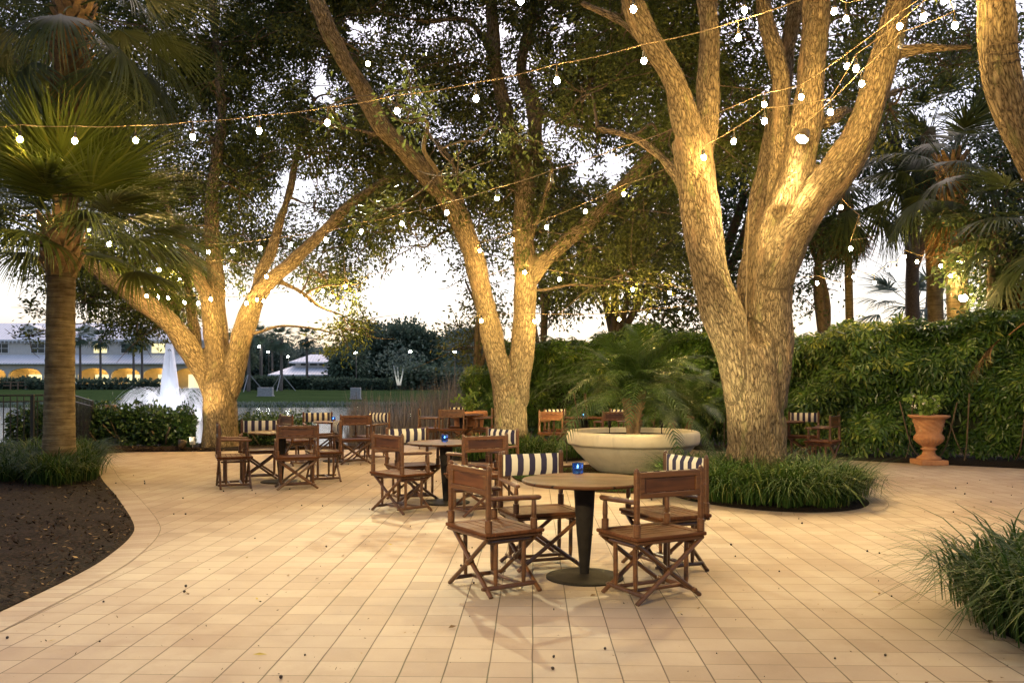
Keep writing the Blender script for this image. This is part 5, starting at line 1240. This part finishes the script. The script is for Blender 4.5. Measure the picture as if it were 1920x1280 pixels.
# ================================================================== clubhouse across the lake
D=143.0; S=D/F
cl=empty('clubhouse',(0,0,0)); tag(cl,'long two-storey clubhouse with lit arches and white metal roof across the lake','building')
def wx(px): return (px-CX)*S
def wz(py): return EYE-(py-HY)*S
def part(name,mb,m,parent=None,smooth=False): return mb.build(name,m,parent or cl,smooth=smooth)
x0,x1=wx(-70),wx(385)
mb=MB(); mb.box(((x0+x1)/2,D+7,(wz(664)+wz(637))/2),(x1-x0,10,wz(637)-wz(664)+.6)); part('upper_wall',mb,M['stucco'])
mb=MB(); mb.box(((x0+x1)/2,D+3.2,(wz(728)+wz(682))/2-.2),(x1-x0,.3,wz(682)-wz(728)+.4)); part('arcade_back_wall',mb,M['arcadewall'])
# arcade front with round-headed openings
mb=MB(); bays=[(-45,13),(17,80),(84,143),(147,205),(209,264),(268,324),(328,380)]; yb,ye=wz(728),wz(682); cuts=[]
px0=-70
for a_,b_ in bays:
    xa,xb=wx(a_),wx(b_); 
    mb.box(((wx(px0)+xa)/2,D,(yb+ye)/2-.2),(xa-wx(px0),.5,ye-yb+.4)); px0=b_
    c=(xa+xb)/2; hw=(xb-xa)/2; spring=wz(703); n=20; V=[];q=[]
    for k in range(n+1):
        u=-1+2*k/n; zz_=spring+(wz(690)-spring)*math.sqrt(max(0,1-u*u)); 
        for yy in(-.25,.25): V+=[(c+u*hw,D+yy,zz_),(c+u*hw,D+yy,ye)]
    for k in range(n):
        i=k*4; q+=[[i,i+4,i+5,i+1],[i+2,i+3,i+7,i+6],[i,i+2,i+6,i+4]]
    mb.add(V,q)
mb.box(((wx(px0)+x1)/2,D,(yb+ye)/2-.2),(x1-wx(px0),.5,ye-yb+.4)); part('arcade_wall',mb,M['stucco'])
for i,(a_,b_) in enumerate(bays):
    c=(wx(a_)+wx(b_))/2
    mb=MB(); mb.box((c,D+1.6,ye-.12),(1.4,.7,.06)); part('ceiling_lamp',mb,emit('arcade_ceiling_lamp',(1,.66,.25),14) if i==0 else M['arclamp']) if i else None
    if i==0:
        M['arclamp']=emit('arcade_ceiling_lamp',(1,.66,.25),14); mb=MB(); mb.box((c,D+1.6,ye-.12),(1.4,.7,.06)); part('ceiling_lamp',mb,M['arclamp'])
    if i>0:
        w=1.3; mb=MB(); mb.box((c+.1,D+3.0,yb+1.2),(2*w,.12,2.4)); wn_=part('window',mb,M['trim'])
        mb=MB(); 
        for k in(-1,1): mb.box((c+.1+k*w*.5,D+2.92,yb+1.2),(w*.92,.05,2.2))
        part('pane',mb,M['winwarm'],wn_)
mb=MB(); mb.box(((x0+x1)/2,D+1.5,ye+.06),(x1-x0,3.4,.12)); part('arcade_ceiling',mb,M['trim'])
def slab(name,pts,th,m,parent=None):
    mb=MB(); p=np.array(pts,float); n=len(p); v=np.vstack([p,p-[0,0,th]]); 
    q=[[i,(i+1)%n,n+(i+1)%n,n+i] for i in range(n)]
    if n==4: q+=[[0,1,2,3],[7,6,5,4]]; mb.add(v,q)
    else: mb.add(v,q,[[0,1,2],[5,4,3]])
    return mb.build(name,m,parent or cl)
slab('porch_roof',[(x0,D-1.2,ye+.12),(x1+.6,D-1.2,ye+.12),(x1+.6,D+2.05,wz(664)),(x0,D+2.05,wz(664))],.22,M['roof'])
ez=wz(637)+.1; rz_=wz(600)
slab('roof',[(x0,D+1.2,ez),(x1+.8,D+1.2,ez),(x1-4.5,D+7,rz_),(x0,D+7,rz_)],.25,M['roof'])
slab('roof',[(x1+.8,D+13,ez),(x0,D+13,ez),(x0,D+7,rz_),(x1-4.5,D+7,rz_)],.25,M['roof'])
slab('roof',[(x1+.8,D+1.2,ez),(x1+.8,D+13,ez),(x1-4.5,D+7,rz_)],.25,M['roof'])
mb=MB()
for k in range(60): mb.box((x0+(x1-x0)*k/59,D+1.5,ez-.42),(.16,.5,.3))
part('eave_bracket',mb,M['trim'])
for px,lit in ((59,0),(178,1),(288,1),(230,0),(340,1),(-10,0)):
    c=wx(px); mb=MB(); mb.box((c,D+1.96,wz(652)),(2.5,.12,1.75)); f=part('window',mb,M['trim'])
    mb=MB(); 
    for k in(-1,1):
        for j in(-1,1): mb.box((c+k*.58,D+1.88,wz(652)+j*.4),(1.02,.06,.7))
    part('pane',mb,M['winwarm'] if lit else M['darkglass'],f)
for px in (38,147,250):
    c=wx(px); zb=wz(623); yy=D+3.0; mb=MB(); mb.box((c,yy+1.6,zb+.35),(2.4,3.6,.95)); d_=part('dormer',mb,M['stucco'])
    mb=MB(); 
    for sg in(-1,1): mb.add([(c,yy-.45,zb+1.55),(c+sg*1.85,yy-.45,zb+.75),(c+sg*1.85,yy+3.6,zb+.75),(c,yy+3.6,zb+1.55),(c,yy-.45,zb+1.40),(c+sg*1.85,yy-.45,zb+.60),(c+sg*1.85,yy+3.6,zb+.60),(c,yy+3.6,zb+1.40)],[[0,1,2,3],[7,6,5,4],[0,4,5,1],[1,5,6,2]])
    mb.add([(c-1.2,yy-.2,zb+.82),(c+1.2,yy-.2,zb+.82),(c,yy-.2,zb+1.42)],None,[[0,1,2]])
    part('dormer_roof',mb,M['trim'],d_)
    mb=MB(); mb.box((c,yy-.22,zb+.45),(.9,.06,.45)); part('louver',mb,M['darkglass'],d_)
# wooden rail on the bank
t=empty('bank_railing',(0,0,0)); tag(t,'dark post and rail fence before the arcade','fence')
mb=MB()
for px in range(20,110,14): mb.box(((px-CX)/F*117,117,.36+.55),(.14,.14,1.2))
for z in(.85,1.3): mb.box(((60-CX)/F*117,117.12,.36+z-.2),(8,.08,.12))
mb.build('rails',M['poolwood'],t)
# pavilion
D2_=140.0; S2=D2_/F; pv=empty('pavilion',(0,0,0)); tag(pv,'small pavilion with two-tier white hip roof across the lake','building')
qx=lambda p:(p-CX)*S2; qz=lambda p:EYE-(p-HY)*S2
mb=MB(); mb.box(((qx(530)+qx(605))/2,D2_+4,(qz(723)+qz(702))/2),(qx(605)-qx(530),7,qz(702)-qz(723)+.3)); mb.build('wall',M['stucco'],pv)
mb=MB(); mb.box(((qx(528)+qx(608))/2,D2_+.42,qz(723)),(qx(608)-qx(528),.2,.5)); mb.build('brick_skirt',M['terracotta'],pv)
for a_,b_ in((556,568),(571,586)):
    mb=MB(); mb.box(((qx(a_)+qx(b_))/2,D2_+.44,(qz(720)+qz(705))/2),(qx(b_)-qx(a_)+.2,.1,qz(705)-qz(720)+.2)); f=mb.build('window',M['trim'],pv); mb=MB(); mb.box(((qx(a_)+qx(b_))/2,D2_+.37,(qz(720)+qz(705))/2),(qx(b_)-qx(a_)-.1,.06,qz(705)-qz(720)-.05)); mb.build('pane',M['darkglass'],f)
def hip(name,xa,xb,ya,yb_,z0,z1,ins,par):
    mb=MB(); cy_=(ya+yb_)/2
    V=[(xa,ya,z0),(xb,ya,z0),(xb,yb_,z0),(xa,yb_,z0),(xa+ins,cy_-.4,z1),(xb-ins,cy_-.4,z1),(xb-ins,cy_+.4,z1),(xa+ins,cy_+.4,z1)]
    V+= [(xa,ya,z0-.2),(xb,ya,z0-.2),(xb,yb_,z0-.2),(xa,yb_,z0-.2)]
    mb.add(V,[[0,1,5,4],[1,2,6,5],[2,3,7,6],[3,0,4,7],[4,5,6,7],[8,9,1,0],[9,10,2,1],[10,11,3,2],[11,8,0,3],[11,10,9,8]]); return mb.build(name,M['roof'],par)
hip('lower_roof',qx(506),qx(632),D2_-1.2,D2_+9,qz(702),qz(684),3.2,pv)
mb=MB(); mb.box(((qx(548)+qx(622))/2,D2_+4,(qz(688)+qz(677))/2),(qx(622)-qx(548),3.6,qz(677)-qz(688))); cw=mb.build('clerestory',M['stucco'],pv)
for p_ in (565,582,600):
    mb=MB(); mb.box((qx(p_),D2_+2.16,qz(682)),(1.2,.06,.45)); mb.build('pane',M['darkglass'],cw)
hip('upper_roof',qx(538),qx(630),D2_+1.2,D2_+7,qz(678),qz(663),3.0,pv)
# floodlight poles and lit white trunks
for px,py,d,lb_ in((668,662,118,'bright floodlight on a pole left of the big round tree'),(770,660,122,'bright floodlight on a pole amid the far trees'),(853,660,110,'bright floodlight on a pole by the hedge end'),(487,650,150,'pale lamp on a pole between the far palms'),(541,669,152,'lamp on a pole at the pavilion roof edge'),(504,660,152,'small white lamp on a pole behind the far palms')):
    p=P(px,py,d); t=empty('light_pole',(p[0],d,.3)); tag(t,lb_,'light pole','lamp poles across the lake')
    mb=MB(); mb.tube([(0,0,-.3),(0,0,p[2]-.3)],.05,6); mb.build('pole',M['palmgrey'],t); mb=MB(); mb.box((0,-.2,p[2]-.25),(.46,.4,.2)); h_=mb.build('lamp_head',M['boxgrey'],t)
    mb=MB(); mb.box((0,-.43,p[2]-.26),(.36,.05,.22)); mb.build('lens',M['coollens'],h_)
t=empty('lit_tree',(0,0,0)); tag(t,'white floodlit slender trunks at the foot of the big round tree','tree'); d=112.0
mb=MB()
for a_,b_ in((746,738),(748,745),(750,757)): mb.tube(catmull([P(a_,722,d),P((a_+b_)/2,705,d),P(b_,685,d)],4),np.linspace(.13,.07,9),7)
mb.build('trunk',M['trim'],t)
b=MB(); cpos=P(748,676,112)+rng.normal(0,1,(500,3))*np.array([1.6,.8,1.1]); leaf_cards(b,cpos,np.array([0,0,1.]),.5,.25); b.build('crown',M['farleaf_b'],t)
spot_light('far_uplight',P(747,724,110.5),P(747,690,112),22,(.95,1,.8),90,'tiny uplight at the foot of the white floodlit trunks',rad=.12)
for px,py,d,w,h,lb_,ct in((667,737,86,1.0,1.1,'grey utility cabinet on the far lawn','cabinet'),(498,737,92,1.6,.9,'grey bench-like box between the propped palms','box')):
    p=P(px,py,d); t=empty('utility_cabinet',(p[0],d,ground_z(p[0],d).item())); tag(t,lb_,ct); mb=MB(); mb.cbox((0,0,h/2+.05),(w,.6,h),.03); mb.build('housing',M['boxgrey'],t); mb=MB(); mb.cbox((0,0,.03),(w+.15,.75,.12),.02); mb.build('base',M['boxgrey'],t)

# ================================================================== small things on the paving
def pave_in(n):
    return np.array([(x,y) for x,y in on_paving(n)])

mb=MB(); mb.lathe([(0,-.009),(.006,-.008),(.0095,0),(.009,.006),(.004,.011),(0,.012)],8); ac=mb.build('acorn',M['acorn'],smooth=True); acd=ac.data; bpy.data.objects.remove(ac)
def on_paving(n):
    out=[]
    while len(out)<n:
        y=3.6+12*rng.random()**.9; x=rng.uniform(-.62,.62)*y; e=np.interp(y,be[:,1],be[:,0])
        if x<e+.15 or math.hypot(x-3.55,y-11.55)<2.1 or math.hypot(x-3.95,y-5.1)<1.3 or math.hypot(x-2.1,y-13.35)<2.2 or (y>12 and x>4+(16-y)): continue
        out.append((x,y))
    return out
for x,y in on_paving(90):
    o=bpy.data.objects.new('acorn',acd); col.objects.link(o); o.location=(x,y,.009); o.rotation_euler=(rng.uniform(0,3),rng.uniform(0,3),0); o.scale=(rng.uniform(.55,1.1),)*3
    tag(o,'small dark acorn lying on the tan pavers','acorn','acorns scattered over the paving')
ld=[]
for k in range(4):
    b=MB(); leaf_cards(b,np.array([[0,0,.004]]),np.array([0,0,6.]),.06,.024,axis=np.array([[4.,0,0]]),fold=True); o=b.build('fallen_leaf',M['fallen']); ld.append(o.data); bpy.data.objects.remove(o)
for x,y in on_paving(70):
    o=bpy.data.objects.new('fallen_leaf',ld[rng.integers(4)]); col.objects.link(o); o.location=(x,y,.004); o.rotation_euler=(rng.normal(0,.15),rng.normal(0,.15),rng.uniform(0,6.28)); o.scale=(rng.uniform(.6,1.2),)*3
    tag(o,'curled dry leaf fallen on the tan pavers','leaf','dry leaves fallen on the paving')
chips('leaf_crumbs',pave_in,900,.012,M['chip'],lambda xy: np.zeros(len(xy)),'tiny crumbs of leaf and twig blown over the pavers','debris',lift=.006)
